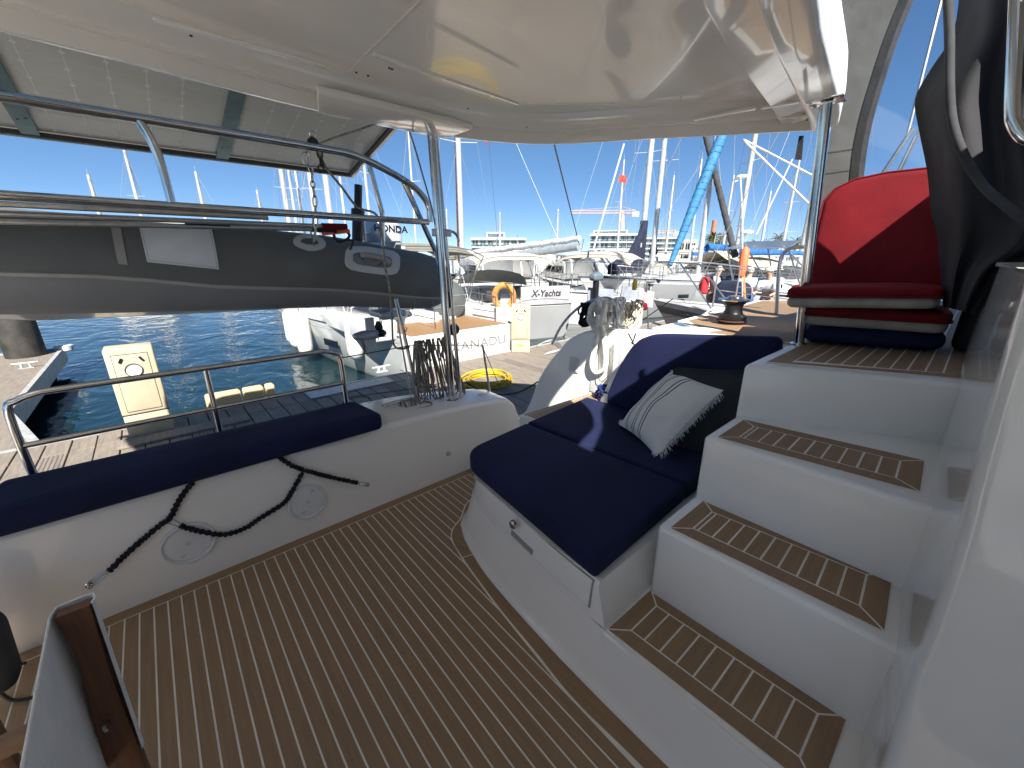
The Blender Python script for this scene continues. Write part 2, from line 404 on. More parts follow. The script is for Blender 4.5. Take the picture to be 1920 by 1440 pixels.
# only above step level on the stair side: clip by keeping y > .585 for the tall part
keepf = []
sofa_mb = MB(); 
rowsA = [lerp_row(0, -.02, .022), lerp_row(0, .004, .02), lerp_row(0, .016, .012), lerp_row(.1, .045), lerp_row(.55, .235), lerp_row(.62, .252, 0)]
sofa_mb.grid(rowsA)
i0 = next(i for i, q in enumerate(bt) if q.y >= .62)
i0 = next(i for i, q in enumerate(bt) if q.y >= .66)
rowsB = [[V(r_[i0].x, .583+(r_[0].z-.25)*.36, r_[0].z)]+r_[i0:] for r_ in [lerp_row(.62, .252), lerp_row(.8, .33), lerp_row(.95, .39), lerp_row(1, .405, -.004), lerp_row(1, .412, -.018)]]
sofa_mb.grid(rowsB)
# top deck of the base and teak ledge level
sofa_mb.prism([V(.98, .640, .405), V(2.6, .640, .405), V(2.6, 1.74, .405), V(1.5, 1.70, .405), V(1.2, 1.63, .405), V(1.06, 1.5, .405), V(1.0, 1.0, .405)], (0, 0, .004))
# side wall facing the stairs
sofa_mb.grid([[V(.944, .583, .2), V(2.4, .583, .2)], [V(.9495, .5866, .26), V(2.4, .5866, .26)], [V(.967, .636, .398), V(2.4, .636, .398)], [V(.990, .645, .409), V(2.4, .645, .409)]])
sofa_mb.build('sofa_base', gel, cat, ang=50)
# locker drawer front in the base, slightly proud with recess round it
def face_pt(y, z):      # point on front face of base
    row = lerp_row((z/.405), z)
    for a, b in zip(row, row[1:]):
        if a.y <= y <= b.y: return a.lerp(b, (y-a.y)/(b.y-a.y))
    return row[-1]
def face_panel(name, y0, y1, z0, z1, out, mt, n=16, z0b=None):
    m = MB(); rows = []
    for i in range(n+1):
        y = y0+(y1-y0)*i/n; zz0 = z0
        rows.append([face_pt(y, zz0)+V(.002, 0, 0), face_pt(y, zz0)+V(-out, 0, .001), face_pt(y, z1)+V(-out, 0, 0), face_pt(y, z1)+V(.002, 0, 0)])
    m.grid(rows, cap=True); return m.build(name, mt, cat, ang=30)
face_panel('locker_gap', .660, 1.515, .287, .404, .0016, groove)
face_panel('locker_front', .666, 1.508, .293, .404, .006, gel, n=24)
face_panel('recess_shade_patch', .98, 1.14, .297, .325, .0066, groove)  # flat grey patch, paints the shade of a recess that is not modelled
q = at(963, 983, 0, .985)
m = MB(); m.lathe([(0, .012), (.012, .012), (.019, .008), (.021, 0), (.021, -.003)], q+V(-.002, 0, 0), (-1, 0, 0)); o = m.build('latch', steel, cat)
m = MB(); m.box(q+V(-.014, 0, 0), (.006, .012, .026)); m.build('latch_lever', steel, o, bevel=.002)

# --- stairs: white moulded treads with inlaid teak pads
SY = -.055
treads = [(.965, .585, 1.25, .252), (1.242, .555, 1.515, .561), (1.508, .545, 1.80, .84)]
def wall_y(x): return -.085 + max(0, min(1, (x-1.0)/.9))*.05
m = MB()
for i, (x0, yl, x1, z) in enumerate(treads):
    a, b = x0-.02, 2.6
    m.prism([V(a+.0, yl+.02, z-.33), V(a, yl+.02, z), V(a, wall_y(x0)-.03, z), V(a, wall_y(x0)-.03, z-.33)], (b-a, 0, 0))
st = m.build('stair_moulding', gel, cat, bevel=.018, ang=60)
def inset(poly, d):
    c = sum(poly, V(0, 0, 0))/len(poly); out = []; N = len(poly)
    for i in range(N):
        p, a, b = poly[i], poly[i-1], poly[(i+1) % N]
        u = (a-p).normalized(); v = (b-p).normalized(); s_ = math.sqrt(max(1e-6, 1-(u.dot(v))**2))
        out.append(p + (u+v)*(d/s_))
    return out
def pad(quad, z, nsl, first, inner_w=.055):
    """quad: front-left, front-right, back-right, back-left corners of the teak pad; caulk sheet with teak pieces proud of it"""
    Q = [V(q.x, q.y, z) for q in quad]
    base = MB(); base.prism([q+V(0, 0, .0015) for q in Q], (0, 0, .0036)); base = base.build('tread_pad', caulk, cat)
    I = inset(Q, inner_w); up = V(0, 0, .0042); th = V(0, 0, .0016)
    g = .0030
    def piece(poly):
        pp = inset(poly, g); mm = MB(); mm.prism([q+up for q in pp], th); mm.build('plank', teakX, base, ang=0)
    Qo = inset(Q, -g)
    for k in range(4):
        piece([Qo[k], Qo[(k+1) % 4], I[(k+1) % 4], I[k]])
    fl, fr, br, bl = I
    ts = [0]
    for k in range(nsl+1): ts.append(first + (1-first)*k/nsl if nsl else 1)
    ts = [0, first] + [first+(1-first-.0)*(k+1)/nsl for k in range(nsl)]
    for t0, t1 in zip(ts, ts[1:]): piece([fl.lerp(fr, t0), fl.lerp(fr, t1), bl.lerp(br, t1), bl.lerp(br, t0)])
pad([at(1140, 1180, 2, .256), V(.968, .0-.028, 0), V(1.238, -.035, 0), at(1221, 1106, 2, .256)], .252, 8, .10)
pad([at(1257, 990, 2, .565), at(1657, 1183, 2, .565), at(1673, 1078, 2, .565), at(1320, 939, 2, .565)], .561, 9, .035)
pad([at(1345, 820, 2, .844), at(1724, 922, 2, .844), at(1733, 864, 2, .844), at(1395, 787, 2, .844)], .84, 9, .035)
# platform at the top of the stairs
PZ = 1.07
m = MB(); fl = V(1.80, .565, PZ)
P_ = [V(1.80, .57, PZ), V(2.06, -.06, PZ), V(6, -.2, PZ), V(6, 3.1, PZ), V(2.6, 2.0, PZ), V(2.42, 1.1, PZ), V(2.36, .62, PZ)]
P_ = [V(1.80, .57, PZ), V(2.10, -.09, PZ), V(6.0, -.3, PZ), V(6.0, .57, PZ)]
m.prism(P_, (0, 0, -.3)); m.build('helm_platform', gel, cat, bevel=.02, ang=60)
plat = MB(); Q = [V(1.885, .515, PZ+.001), V(2.15, -.04, PZ+.001), V(5.9, -.1, PZ+.001), V(5.9, .515, PZ+.001)]
plat.prism(Q, (0, 0, .0044)); plat = plat.build('platform_pad', caulk, cat)
def piece(poly, parent, mt=teakX, z=.0045, nm='plank'):
    mm = MB(); mm.prism([q+V(0, 0, z) for q in poly], (0, 0, .0015)); mm.build(nm, mt, parent, ang=0)
def lx(y, off=0): return 1.885 + (.515-y)*(.265/.555) + off
piece([V(1.887, .513, PZ), V(lx(-.04)+.002, -.038, PZ), V(lx(-.04)+.075, -.038, PZ), V(1.96, .44, PZ)], plat)
piece([V(1.889, .513, PZ), V(1.962, .443, PZ), V(5.8, .443, PZ), V(5.8, .513, PZ)], plat, teak)
y = .438
while y > -.06:
    y1 = y-.042; 
    piece([V(lx(y)+.080, y, PZ), V(lx(y1)+.080, y1, PZ), V(5.8, y1, PZ), V(5.8, y, PZ)], plat); y = y1-.006

# --- right hand cabin side wall beside the stairs, with rounded slanted front edge
we = [(1628, 1500), (1650, 1440), (1690, 1300), (1740, 1170), (1790, 1010), (1822, 880), (1856, 750), (1884, 650), (1912, 560), (1925, 520)]
edge = []
for k, (px, py) in enumerate(we):
    edge.append(at(px, py, 0, .86+.17*math.sin(min(1, k/6)*math.pi/2)))
edge = smooth(edge, 3)
rows = []
for e in edge:
    bx = 6.0
    rows.append([V(bx, wall_y(6), e.z), V(2.6, wall_y(2.6), e.z), V(max(e.x+.05, 1.6), wall_y(max(e.x+.05, 1.6)), e.z), V(e.x+.045, e.y-.001, e.z), V(e.x+.02, e.y-.003, e.z), V(e.x+.006, e.y-.009, e.z), V(e.x-.001, e.y-.022, e.z), V(e.x-.004, e.y-.045, e.z),
                 V(e.x-.010, e.y-.2, e.z), V(e.x-.03, -1.2, e.z)])
m = MB(); m.grid(rows); 
top = rows[-1]; bot = rows[0]
m.grid([[p for p in bot], [p-V(0, 0, 1.0) for p in bot]])
m.grid([top, [V(p.x+.3, p.y, 1.475) for p in top[:-2]] + [V(p.x+.3, p.y, 1.475) for p in top[-2:]]])
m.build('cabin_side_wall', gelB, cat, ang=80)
q = at(1862, 503, 1, -.06)
m = MB(); m.bb((2.35, -1.2, 1.462), (6.0, -.028, 1.478)); m.build('wall_cap', beige, cat, bevel=.005)

# --- aft ledge: teak strip behind the sofa, leading to the swim steps
led = MB(); led.prism([V(1.74, 1.745, .448), V(2.58, 1.70, .448), V(2.58, 1.86, .448), V(1.74, 1.885, .448)], (0, 0, -.9)); led = led.build('aft_ledge', gel, cat)
lp = MB(); lp.prism([V(1.76, 1.752, .4490), V(2.50, 1.712, .4490), V(2.50, 1.852, .4490), V(1.76, 1.877, .4490)], (0, 0, .0032)); lp = lp.build('ledge_pad', caulk, cat)
xx = 1.775
while xx < 2.33:
    a = (xx-1.76)/.74; b = (xx+.021-1.76)/.74
    ys = lambda t: 1.762-.04*t; ye = lambda t: 1.850-.025*t
    piece([V(xx, ys(a), .447), V(xx+.021, ys(b), .447), V(xx+.021, ye(b), .447), V(xx, ye(a), .447)], lp, teak); xx += .025
piece([V(1.765, 1.856, .447), V(2.50, 1.831, .447), V(2.50, 1.850, .447), V(1.765, 1.875, .447)], lp, teakX)
piece([V(2.345, 1.728, .447), V(2.50, 1.72, .447), V(2.50, 1.826, .447), V(2.345, 1.83, .447)], lp, teakX)

# --- starboard hull: inner side wall with curved steps profile, side deck on top
hp = [(3.05, -1.0), (2.99, -.2), (2.738, .009), (2.56, .40), (2.42, .60), (2.334, .69), (2.25, .79), (2.159, .855), (2.06, .905), (1.969, .93), (1.85, .95), (1.629, .973), (.5, 1.062)]
hpS = smooth([V(0, a, b) for a, b in hp[1:]], 3)
outl = [V(2.6, q_.y, q_.z) for q_ in hpS] + [V(2.6, .4, -1.2), V(2.6, 3.05, -1.2)]
m = MB(); m.prism(outl, (.14, 0, 0)); m.build('starboard_quarter', gel, cat, bevel=.025, ang=60)
m = MB(); m.bb((2.745, .4, -1.2), (4.3, 1.75, .93)); m.build('starboard_hull', gel, cat, bevel=.03)
for k_, (ya, zt) in enumerate(((1.752, .55), (2.1, .22), (2.45, -.12))):
    m = MB(); m.bb((2.745, ya, -1.2), (4.1-.1*k_, ya+.346, zt)); m.build('transom_step', gel, cat, bevel=.02)
# transom steps on the outer side, low swim platform
m = MB(); m.bb((1.9, 2.15, -.32), (2.62, 3.1, -.28)); m.build('swim_platform', white, cat, bevel=.015)
# vent louvre
q = at(1077, 684, 0, 2.6); vent = MB(); vent.slab(resample(rounded([(-.055, -.065), (.055, -.065), (.055, .065), (-.055, .065)], .014), .02), .012, .006, frame=lambda p: V(q.x-.0005-p[2], q.y+p[0], q.z+p[1])); vent = vent.build('vent', white, cat)
for k in range(6):
    m = MB(); m.box(q+V(-.014, 0, -.042+k*.017), (.006, .075, .009), Matrix.Rotation(.6, 3, 'Y')); m.build('slat', white, vent)
# pocket recess (frame, hollow box) and small access doors
q = at(1190, 690, 0, 2.6)
def rectx(x, y0, y1, z0, z1, t, mt, name, par=cat, bev=.006):
    m = MB(); m.bb((x, y0, z0), (x-t, y1, z1)); return m.build(name, mt, par, bevel=bev)
pc = rectx(2.599, 1.37, 1.73, .58, .90, .055, gel, 'pocket_housing', bev=.025)
rectx(2.5455, 1.44, 1.66, .66, .86, .004, nonskid, 'pocket', pc)
rectx(2.5415, 1.46, 1.64, .68, .84, .003, greyc, 'pocket_shade', pc) if False else None
d_ = rectx(2.598, 1.70, 1.95, .42, .80, .006, gel, 'access_door', bev=.003)
m = MB(); m.lathe([(0, .02), (.012, .02), (.02, 0)], (2.59, 1.92, .60), (-1, 0, 0)); m.build('turn_catch', steel, d_)

# coaming inboard of the side deck (carries the backrest)
rows = []
for y in [.5, .8, 1.1, 1.3, 1.45, 1.55, 1.62, 1.68]:
    t = max(0, (y-1.2)/.48); z = 1.06-.56*t**2.2
    rows.append([V(2.34, y, .40), V(2.37, y, z-.03), V(2.39, y, z-.008), V(2.42, y, z), V(2.62, y, z+.004), V(2.62, y, .3)])
m = MB(); m.grid(rows, cap=True); m.build('sofa_coaming', gel, cat, ang=50)
# side deck planked in teak (behind the backrest, under the winch)
sdk = MB(); sdk.prism([V(2.44, .56, PZ-.004), V(5.9, .56, PZ-.004), V(4.6, 1.45, PZ-.004), V(2.9, 1.42, PZ-.034), V(2.44, 1.0, PZ-.012)], (0, 0, .003)); sdk = sdk.build('side_deck_pad', caulk, cat)
sk = MB()
m = MB(); m.prism([V(2.46, .575, PZ-.001), V(5.8, .575, PZ-.001), V(4.6, 1.40, PZ-.001), V(2.95, 1.36, PZ-.028), V(2.46, .99, PZ-.009)], (0, 0, .002)); m.build('plank', teakX, sdk)
# gunwale rail foot + rear rail stanchion seen right of the lounge
# --- winch
wc = V(2.95, 1.06, 1.035); wn = MB()
wn.lathe([(0, 0), (.088, 0), (.093, .01), (.093, .028), (.080, .034)], wc, seg=32); wn = wn.build('winch', black, cat)
m = MB(); m.lathe([(.080, .034), (.0935, .040), (.0935, .046), (.080, .050)], wc, seg=32); m.build('winch_band', maroon, wn)
m = MB(); m.lathe([(.084, .054), (.090, .075), (.062, .092), (.052, .12), (.056, .15), (.070, .165), (.070, .172), (.04, .175)], wc, seg=32); m.build('winch_drum', black, wn)
m = MB(); m.lathe([(.05, .172), (.082, .176), (.086, .184), (.078, .192), (.05, .196), (.045, .205), (.03, .21), (0, .208)], wc, seg=32)
m.box(wc+V(0, .082, .182), (.03, .05, .014)); m.build('winch_cap', steel, wn)

# --- hardtop
HZ = 2.185
hard = [V(-2.05, 2.22), V(-1.6, 2.32), V(-.19, 2.38), V(.68, 2.48), V(1.42, 2.46), V(1.90, 2.33), V(2.25, 2.09), V(2.60, 1.62), V(3.17, .88)]
hard = [Vector((q.x, q.y)) for q in smooth([V(q.x, q.y, 0) for q in hard], 4)]
side = [Vector((q.x, q.y)) for q in smooth([V(3.16, .74, 0), V(2.80, .665, 0), V(2.2, .585, 0), V(1.75, .52, 0), V(1.38, .42, 0), V(1.15, .1, 0), V(1.0, -.15, 0), V(.8, -.33, 0), V(.5, -.47, 0), V(.42, -.9, 0), V(.4, -3.4, 0)], 4)]
outl = hard + [Vector((3.17, .79))] + side + [Vector((-2.05, -3.4))]
outl = outl[::-1]      # ccw
# check orientation
area = sum(outl[i-1].x*outl[i].y-outl[i].x*outl[i-1].y for i in range(len(outl)))
if area < 0: outl = outl[::-1]
N = len(outl); nr = []
for i in range(N):
    d = outl[(i+1) % N]-outl[i-1]; nr.append(Vector((-d.y, d.x)).normalized())
def hring(off, z): return [V(outl[i].x+nr[i].x*off, outl[i].y+nr[i].y*off, z) for i in range(N)]
prof = [(.06, HZ+.30), (.015, HZ+.27), (0, HZ+.16), (0, HZ+.05), (.004, HZ+.036), (.014, HZ+.029), (.115, HZ+.004), (.125, HZ+.006), (.135, HZ+.036), (.15, HZ+.060), (.27, HZ+.040), (.285, HZ+.055), (.295, HZ+.125), (.32, HZ+.135)]
rows = [hring(o_, z_) for o_, z_ in prof]
cen = V(0, .3, 0)
for k in (.35, .7, .98):
    rows.append([V(p_.x+(cen.x-p_.x)*k, p_.y+(cen.y-p_.y)*k, HZ+.135+.02*k) for p_ in hring(.32, 0)])
m = MB(); m.grid(rows[:6], closed_v=True); m.cur = 1; m.grid(rows[5:], closed_v=True); m.cur = 0
m.add(rows[0], [list(range(N))]); m.cur = 1; m.add(rows[-1], [list(range(N))])
ht = m.build('hardtop', [nonskid, gelT], cat, ang=45)
# moulded arc rib on the ceiling, aft part
def ceil_tube(pts, r, name, mt, z=HZ+.137):
    P = [at(a, b, 2, z) for a, b in pts]; m = MB(); m.tube(smooth(P, 8), r, 8); m.build(name, mt, ht)
ceil_tube([(992, 196), (1060, 193), (1130, 194), (1200, 201), (1272, 214)], .007, 'ceiling_trim', gel)
ceil_tube([(640, 147), (716, 72), (790, -2)], .0028, 'ceiling_seam', caulk, HZ+.136)
ceil_tube([(1272, 212), (1275, 190), (1282, 170)], .004, 'ceiling_trim', gel)
# moulded ridge near the helm side
rid = smooth([at(a, b, 2, HZ+.135) for a, b in [(1395, -20), (1430, 25), (1460, 70), (1485, 115), (1500, 155)]], 6)
m = MB(); m.tube(rid, [.05]*(len(rid)-3)+[.045, .03, .01], 10); o = m.build('ceiling_rib', gel, ht, ang=60)
# long aft trim channel with gap, in pieces, and small screw heads
def chan(p0, p1, wd, name='trim_channel'):
    a = at(*p0, 2, HZ+.05); b = at(*p1, 2, HZ+.05); d = (b-a).normalized(); n_ = V(-d.y, d.x, 0)
    m = MB(); m.prism([a-n_*wd, b-n_*wd, b+n_*wd, a+n_*wd], (0, 0, -.012)); m.build(name, gelT, ht, bevel=.003)
chan((285, 30), (612, 122), .008); chan((700, 98), (972, 192), .008)
chan((1302, 222), (1418, 200), .016); chan((1428, 200), (1500, 188), .014)
for a, b in ((668, 135), (690, 141), (730, 127), (735, 129), (878, 203), (988, 238), (1507, 213), (1513, 225), (358, 66)):
    m = MB(); q = at(a, b, 2, HZ+.046); m.lathe([(0, 0), (.005, 0), (.005, -.004), (0, -.005)], q, seg=8); m.build('screw', black, ht)
# box beam under the aft lip where the post and tackle attach
a = at(640, 180, 2, HZ+.0); b = at(860, 236, 2, HZ+.0)
m = MB(); m.prism([V(.74, 2.16, HZ+.05), V(1.60, 2.14, HZ+.05), V(1.52, 2.335, HZ+.02), V(.80, 2.36, HZ+.02)], (0, 0, -.035)); m.build('support_bracket', gelT, ht, bevel=.012)
# posts
def pole(a, b, r, name='post', mt=steel, par=cat, seg=16):
    m = MB(); m.tube([a, b], r, seg); return m.build(name, mt, par)
p1b = at(848, 750, 2, .5); 
m = MB(); m.lathe([(.045, 0), (.045, .006), (.028, .012), (.028, .03)], p1b); m.build('post_foot', steel, cat)
p1 = pole(p1b, V(1.435, p1b.y, HZ+.01), .026)
p1c = pole(p1b+V(.075, -.0, 0), V(1.475, p1b.y+.02, HZ+.01), .013)
rb = V(2.43, .535, PZ); pole(rb, at(1549, 195, 1, .60), .023)
rt = at(1549, 195, 1, .60)
m = MB(); m.box(V(rt.x, rt.y, rt.z+.01), (.10, .13, .008)); o = m.build('post_plate', steel, cat, bevel=.003)
for a in (-1, 1):
    for b in (-1, 1):
        m = MB(); m.lathe([(0, 0), (.007, 0), (.006, -.004), (0, -.005)], V(rt.x+a*.035, rt.y+b*.05, rt.z+.006), seg=8); m.build('bolt', steelm, o)
m = MB(); m.lathe([(.04, 0), (.04, .005), (.024, .01)], rb); m.build('post_foot', steel, cat)
# --- davit arch
DY = 2.6
A1 = smooth([V(-3.4, DY, 2.075), V(-1.5, DY, 2.075), V(.2, DY, 2.075), V(.85, DY, 2.073), V(1.08, DY, 2.06), V(1.32, DY, 1.985), V(1.46, DY, 1.915), V(1.535, DY, 1.83), V(1.545, DY, 1.72)], 6)
m = MB(); m.tube(A1, .021, 12); m.build('davit_arch', steel, cat)
m = MB(); m.tube([V(-3.4, DY, 1.732), V(1.53, DY, 1.722)], .019, 12); m.build('davit_beam', steel, cat)
m = MB(); m.tube([V(-3.4, DY-.01, 1.690), V(.55, DY-.01, 1.694)], .012, 10); m.build('davit_beam', steelm, cat)
q0 = at(258, 222, 1, DY); q1 = at(322, 380, 1, DY)
m = MB(); m.tube(smooth([q0, at(283, 262, 1, DY), at(303, 310, 1, DY), q1], 6), .018, 12); m.build('davit_strut', steel, cat)
q0 = at(690, 300, 1, 3.1)
m = MB(); m.tube([at(690, 300, 1, 3.35), at(717, 400, 1, 3.35)], .02, 10); m.tube([at(717, 400, 1, 3.35), at(718, 500, 1, 3.35)], .02, 10); m.build('davit_strut', steel, cat)
m = MB(); m.tube([at(754, 333, 1, 2.62), at(816, 470, 1, 2.62)], .018, 10); m.build('davit_strut', steel, cat)
m = MB(); m.tube([at(816, 470, 1, 2.62), V(1.50, 2.40, 1.35)], .012, 8); m.build('davit_strut', steel, cat)
# clamp bracket / strap on the post, block housings
q = at(838, 437, 1, 2.35); m = MB(); m.box(q+V(-.04, 0, 0), (.13, .03, .045)); m.tube(smooth([q, q+V(.04, 0, .01), q+V(.075, 0, -.01), q+V(.09, 0, -.05)], 4), .010, 6); m.build('post_clamp', steelm, cat, bevel=.004)
m = MB(); q = at(841, 562, 1, 2.38); m.box(q, (.055, .05, .11)); m.build('cleat_box', black, cat, bevel=.012)
m = MB(); q = at(851, 618, 1, 2.38); m.lathe([(0, -.025), (.035, -.02), (.045, 0), (.035, .02), (0, .025)], q, (0, 1, 0), 16); m.build('cleat_box', black, cat)
# --- solar panel behind the hardtop
n0 = V(1.407, 2.60, 2.36); n1 = V(1.407, 3.59, 2.141)
sl = (n1-n0)
def sp(u, v, h=0):     # u metres to the left of the right edge, v 0..1 near->far
    return V(1.407-u, n0.y+sl.y*v, n0.z+sl.z*v+h)
m = MB(); m.hexa([sp(.02, .02), sp(3.56, .02), sp(3.56, .975), sp(.02, .975)], [sp(.02, .02, .01), sp(3.56, .02, .01), sp(3.56, .975, .01), sp(.02, .975, .01)])
spn = m.build('solar_panel', pcell, cat, ang=0)
m = MB()
for a, b in ((sp(0, 0), sp(0, 1)), (sp(0, 1), sp(3.6, 1)), (sp(0, 0), sp(3.6, 0))):
    d = (b-a).normalized(); sd_ = d.cross(V(0, 0, 1)).normalized()*.012
    m.hexa([a-sd_-V(0, 0, .02), a+sd_-V(0, 0, .02), b+sd_-V(0, 0, .02), b-sd_-V(0, 0, .02)], [a-sd_+V(0, 0, .03), a+sd_+V(0, 0, .03), b+sd_+V(0, 0, .03), b-sd_+V(0, 0, .03)])
m.build('panel_frame', gasket, spn, ang=0)
m = MB()
for a, b in ((sp(-.025, 0), sp(-.025, 1.02)), (sp(-.03, 1.022), sp(3.6, 1.022))):
    d = (b-a).normalized(); sd_ = d.cross(V(0, 0, 1)).normalized()*.011
    m.hexa([a-sd_-V(0, 0, .022), a+sd_-V(0, 0, .022), b+sd_-V(0, 0, .022), b-sd_-V(0, 0, .022)], [a-sd_+V(0, 0, .03), a+sd_+V(0, 0, .03), b+sd_+V(0, 0, .03), b-sd_+V(0, 0, .03)])
m.build('panel_frame', steelm, spn, ang=0)
m = MB()
for k in range(1, 14):
    u = .135*k
    if abs(u-.98) < .06 or abs(u-2.0) < .06: continue
    a = sp(u, .03, -.0008); b = sp(u, .97, -.0008); s_ = V(.0018, 0, 0); m.add([a-s_, a+s_, b+s_, b-s_], [(0, 1, 2, 3)])
    for j in range(8):
        c_ = sp(u, .06+j*.125, -.0010); e = .013; m.add([c_+V(-e, 0, 0), c_+V(0, e, -e*.22), c_+V(e, 0, 0), c_+V(0, -e, e*.22)], [(0, 1, 2, 3)])
for j in range(1, 8):
    a = sp(.03, j*.125-.0, -.0007); b = sp(3.5, j*.125, -.0007); s_ = V(0, .0009, -.0002); m.add([a-s_, a+s_, b+s_, b-s_], [(0, 1, 2, 3)])
m.build('cell_grid', pline, spn, ang=0)
for u in (.86, 1.72):
    m = MB(); m.hexa([sp(u-.035, -.02, -.02), sp(u+.035, -.02, -.02), sp(u+.035, 1.01, -.02), sp(u-.035, 1.01, -.02)], [sp(u-.035, -.02, -.001), sp(u+.035, -.02, -.001), sp(u+.035, 1.01, -.001), sp(u-.035, 1.01, -.001)])
    cb = m.build('crossbar', teal, spn, ang=0)
    m = MB()
    for vv in (.82, .80):
        m.lathe([(0, -.001), (.006, 0), (0, .003)], sp(u+(.015 if vv > .81 else -.015), vv, -.022), (0, 0, 1), 8)
    m.build('screw', black, cb)

# --- bench rail
RY = 2.5
pts = [V(-.535, RY, .50), V(-.535, RY, .88), V(-.50, RY, .935), V(-.43, RY, .957), V(.70, RY, .957), V(.765, RY, .935), V(.795, RY, .88), V(.798, RY, .50)]
m = MB(); m.tube(smooth([pts[0], pts[1], pts[2], pts[3]], 5)+smooth([pts[4], pts[5], pts[6], pts[7]], 5), .0145, 12); m.build('bench_rail', steel, cat)
m = MB(); m.tube([V(-.535, RY, .74), V(.797, RY, .74)], .0125, 12); m.build('bench_rail', steel, cat)
m = MB(); m.tube([V(.130, RY, .50), V(.130, RY, .955)], .0125, 12); m.build('bench_rail', steel, cat)
# lifeline from the rail toward the post + stanchion
st1 = at(920, 740, 1, 2.62); st1 = V(st1.x, 2.62, .46)
m = MB(); m.tube([at(920, 745, 1, 2.55), at(905, 648, 1, 2.55)], .009, 8); m.build('stanchion', steelm, cat)
m = MB(); m.tube([V(.80, RY, .90), at(1000, 0, 1, 2.5) if False else at(770, 648, 1, 2.5), at(905, 647, 1, 2.55)], .0035, 6); m.build('lifeline', roped, cat)
m = MB(); m.tube([V(.80, RY, .64), at(780, 728, 1, 2.5), at(850, 714, 1, 2.5)], .0028, 6); m.build('lifeline', roped, cat)
m = MB(); m.tube([at(742, 560, 1, 2.55), at(792, 775, 1, 2.46)], .013, 8); m.build('stern_leg', steel, cat)
m = MB(); m.tube([at(745, 600, 1, 2.62), at(771, 745, 1, 2.62)], .007, 8); m.build('stern_leg', steelm, cat)
m = MB(); m.tube([at(906, 652, 1, 2.55), at(938, 728, 1, 2.55)], .003, 6); m.build('lifeline', roped, cat)
# deck cleat on the coaming
q = at(760, 762, 2, .505)
cl = MB(); cl.tube(smooth([q+V(-.16, .02, .035), q+V(-.06, .01, .045), q+V(.06, -.01, .045), q+V(.17, -.03, .04)], 4), [.006, .010, .012, .013, .013, .013, .013, .012, .012, .012, .010, .008, .006], 8)
cl.bb(q+V(-.05, -.012, 0), q+V(-.03, .012, .045)); cl.bb(q+V(.03, -.012, 0), q+V(.05, .012, .045)); cl.build('deck_cleat', steel, cat)
m = MB(); q = at(805, 775, 2, .5); m.lathe([(0, .003), (.04, .003), (.042, 0)], at(800, 768, 2, .502)); m.build('deck_fitting', white, cat)
m = MB(); m.lathe([(.028, 0), (.028, .004), (.022, .005), (0, .005)], at(903, 739, 2, .497)); m.build('deck_fitting', white, cat)

# helm enclosure: charcoal canvas strips with a clear window, plane x ~ 3.45
EX = 3.45
def ex(px, py, dx=0): q = at(px, py, 0, EX); return q+V(dx, 0, 0)
m = MB()
L_ = [(1585, -30), (1570, 60), (1565, 130), (1560, 230), (1545, 330), (1530, 450), (1520, 560), (1505, 645)]
R_ = [(1700, -30), (1663, 60), (1636, 140), (1610, 230), (1596, 310), (1590, 400), (1588, 480), (1586, 645)]
def band(Lp, Rp, dx, th, mt, nm, par=cat, n=5):
    a = smooth([ex(x_, y_) for x_, y_ in Lp], n); b = smooth([ex(x_, y_) for x_, y_ in Rp], n); m = MB()
    rows = [[q+V(dx, 0, 0) for q in a], [q+V(dx, 0, 0) for q in b], [q+V(dx+th, 0, 0) for q in b], [q+V(dx+th, 0, 0) for q in a]]
    m.grid(rows, closed_u=True); return m.build(nm, mt, par, ang=30)
enc = band(L_, R_, 0, .006, MAT['charcoal_cover'] and mat('enclosure_canvas', (.10, .10, .095), .85, var=.1, vs=3, bump=.5, bs=300, bumps2=(5, .4, .03)), 'enclosure_canvas')
R2 = [(x_+16, y_) for x_, y_ in R_]; R3 = [(x_+26, y_) for x_, y_ in R_]
band(R_, R2, -.004, .008, rubber, 'window_zip', enc); band(R2, R3, -.002, .006, dgrey, 'window_trim', enc)
a = smooth([ex(x_, y_) for x_, y_ in R3], 5)
m = MB(); m.grid([[q+V(.001, 0, 0) for q in a], [V(EX+.001, -1.4, q.z) for q in a]]); win = m.build('clear_window', vinyl, enc, ang=60)
band([(1548, 110), (1545, 0), (1548, -40)], [(1585, 110), (1630, 0), (1650, -40)], .02, .004, MAT['enclosure_canvas'], 'enclosure_canvas') if False else None
for yy in (322, 283+0):
    m = MB(); m.tube([ex(1547, yy+4, -.003), ex(1603, yy-4, -.003)], .0012, 4); m.build('stitched_seam', rubber, enc)
m = MB(); m.prism([at(1503, 300, 0, 2.7), at(1490, 299, 0, 2.7), at(1498, 255, 0, 2.7), at(1507, 254, 0, 2.7)], (.004, 0, 0)); m.build('hanging_strap', rubber, cat)
# bimini top over helm station (dark edge at top right), sloping standing rigging seen through window
for (a, b, r_) in (((1770, -20), (1700, 260), .011), ((1712, 240), (1655, 325), .012), ((1716, 255), (1682, 325), .008)):
    m = MB(); m.tube([at(*a, 0, 4.6), at(*b, 0, 4.6)], r_*1.2, 8); m.build('rigging_wire', steelm, cat)
m = MB(); m.tube([at(1850, -20, 0, 4.6), at(1640, 420, 0, 4.9)], .012, 8); m.build('rigging_wire', steelm, cat)
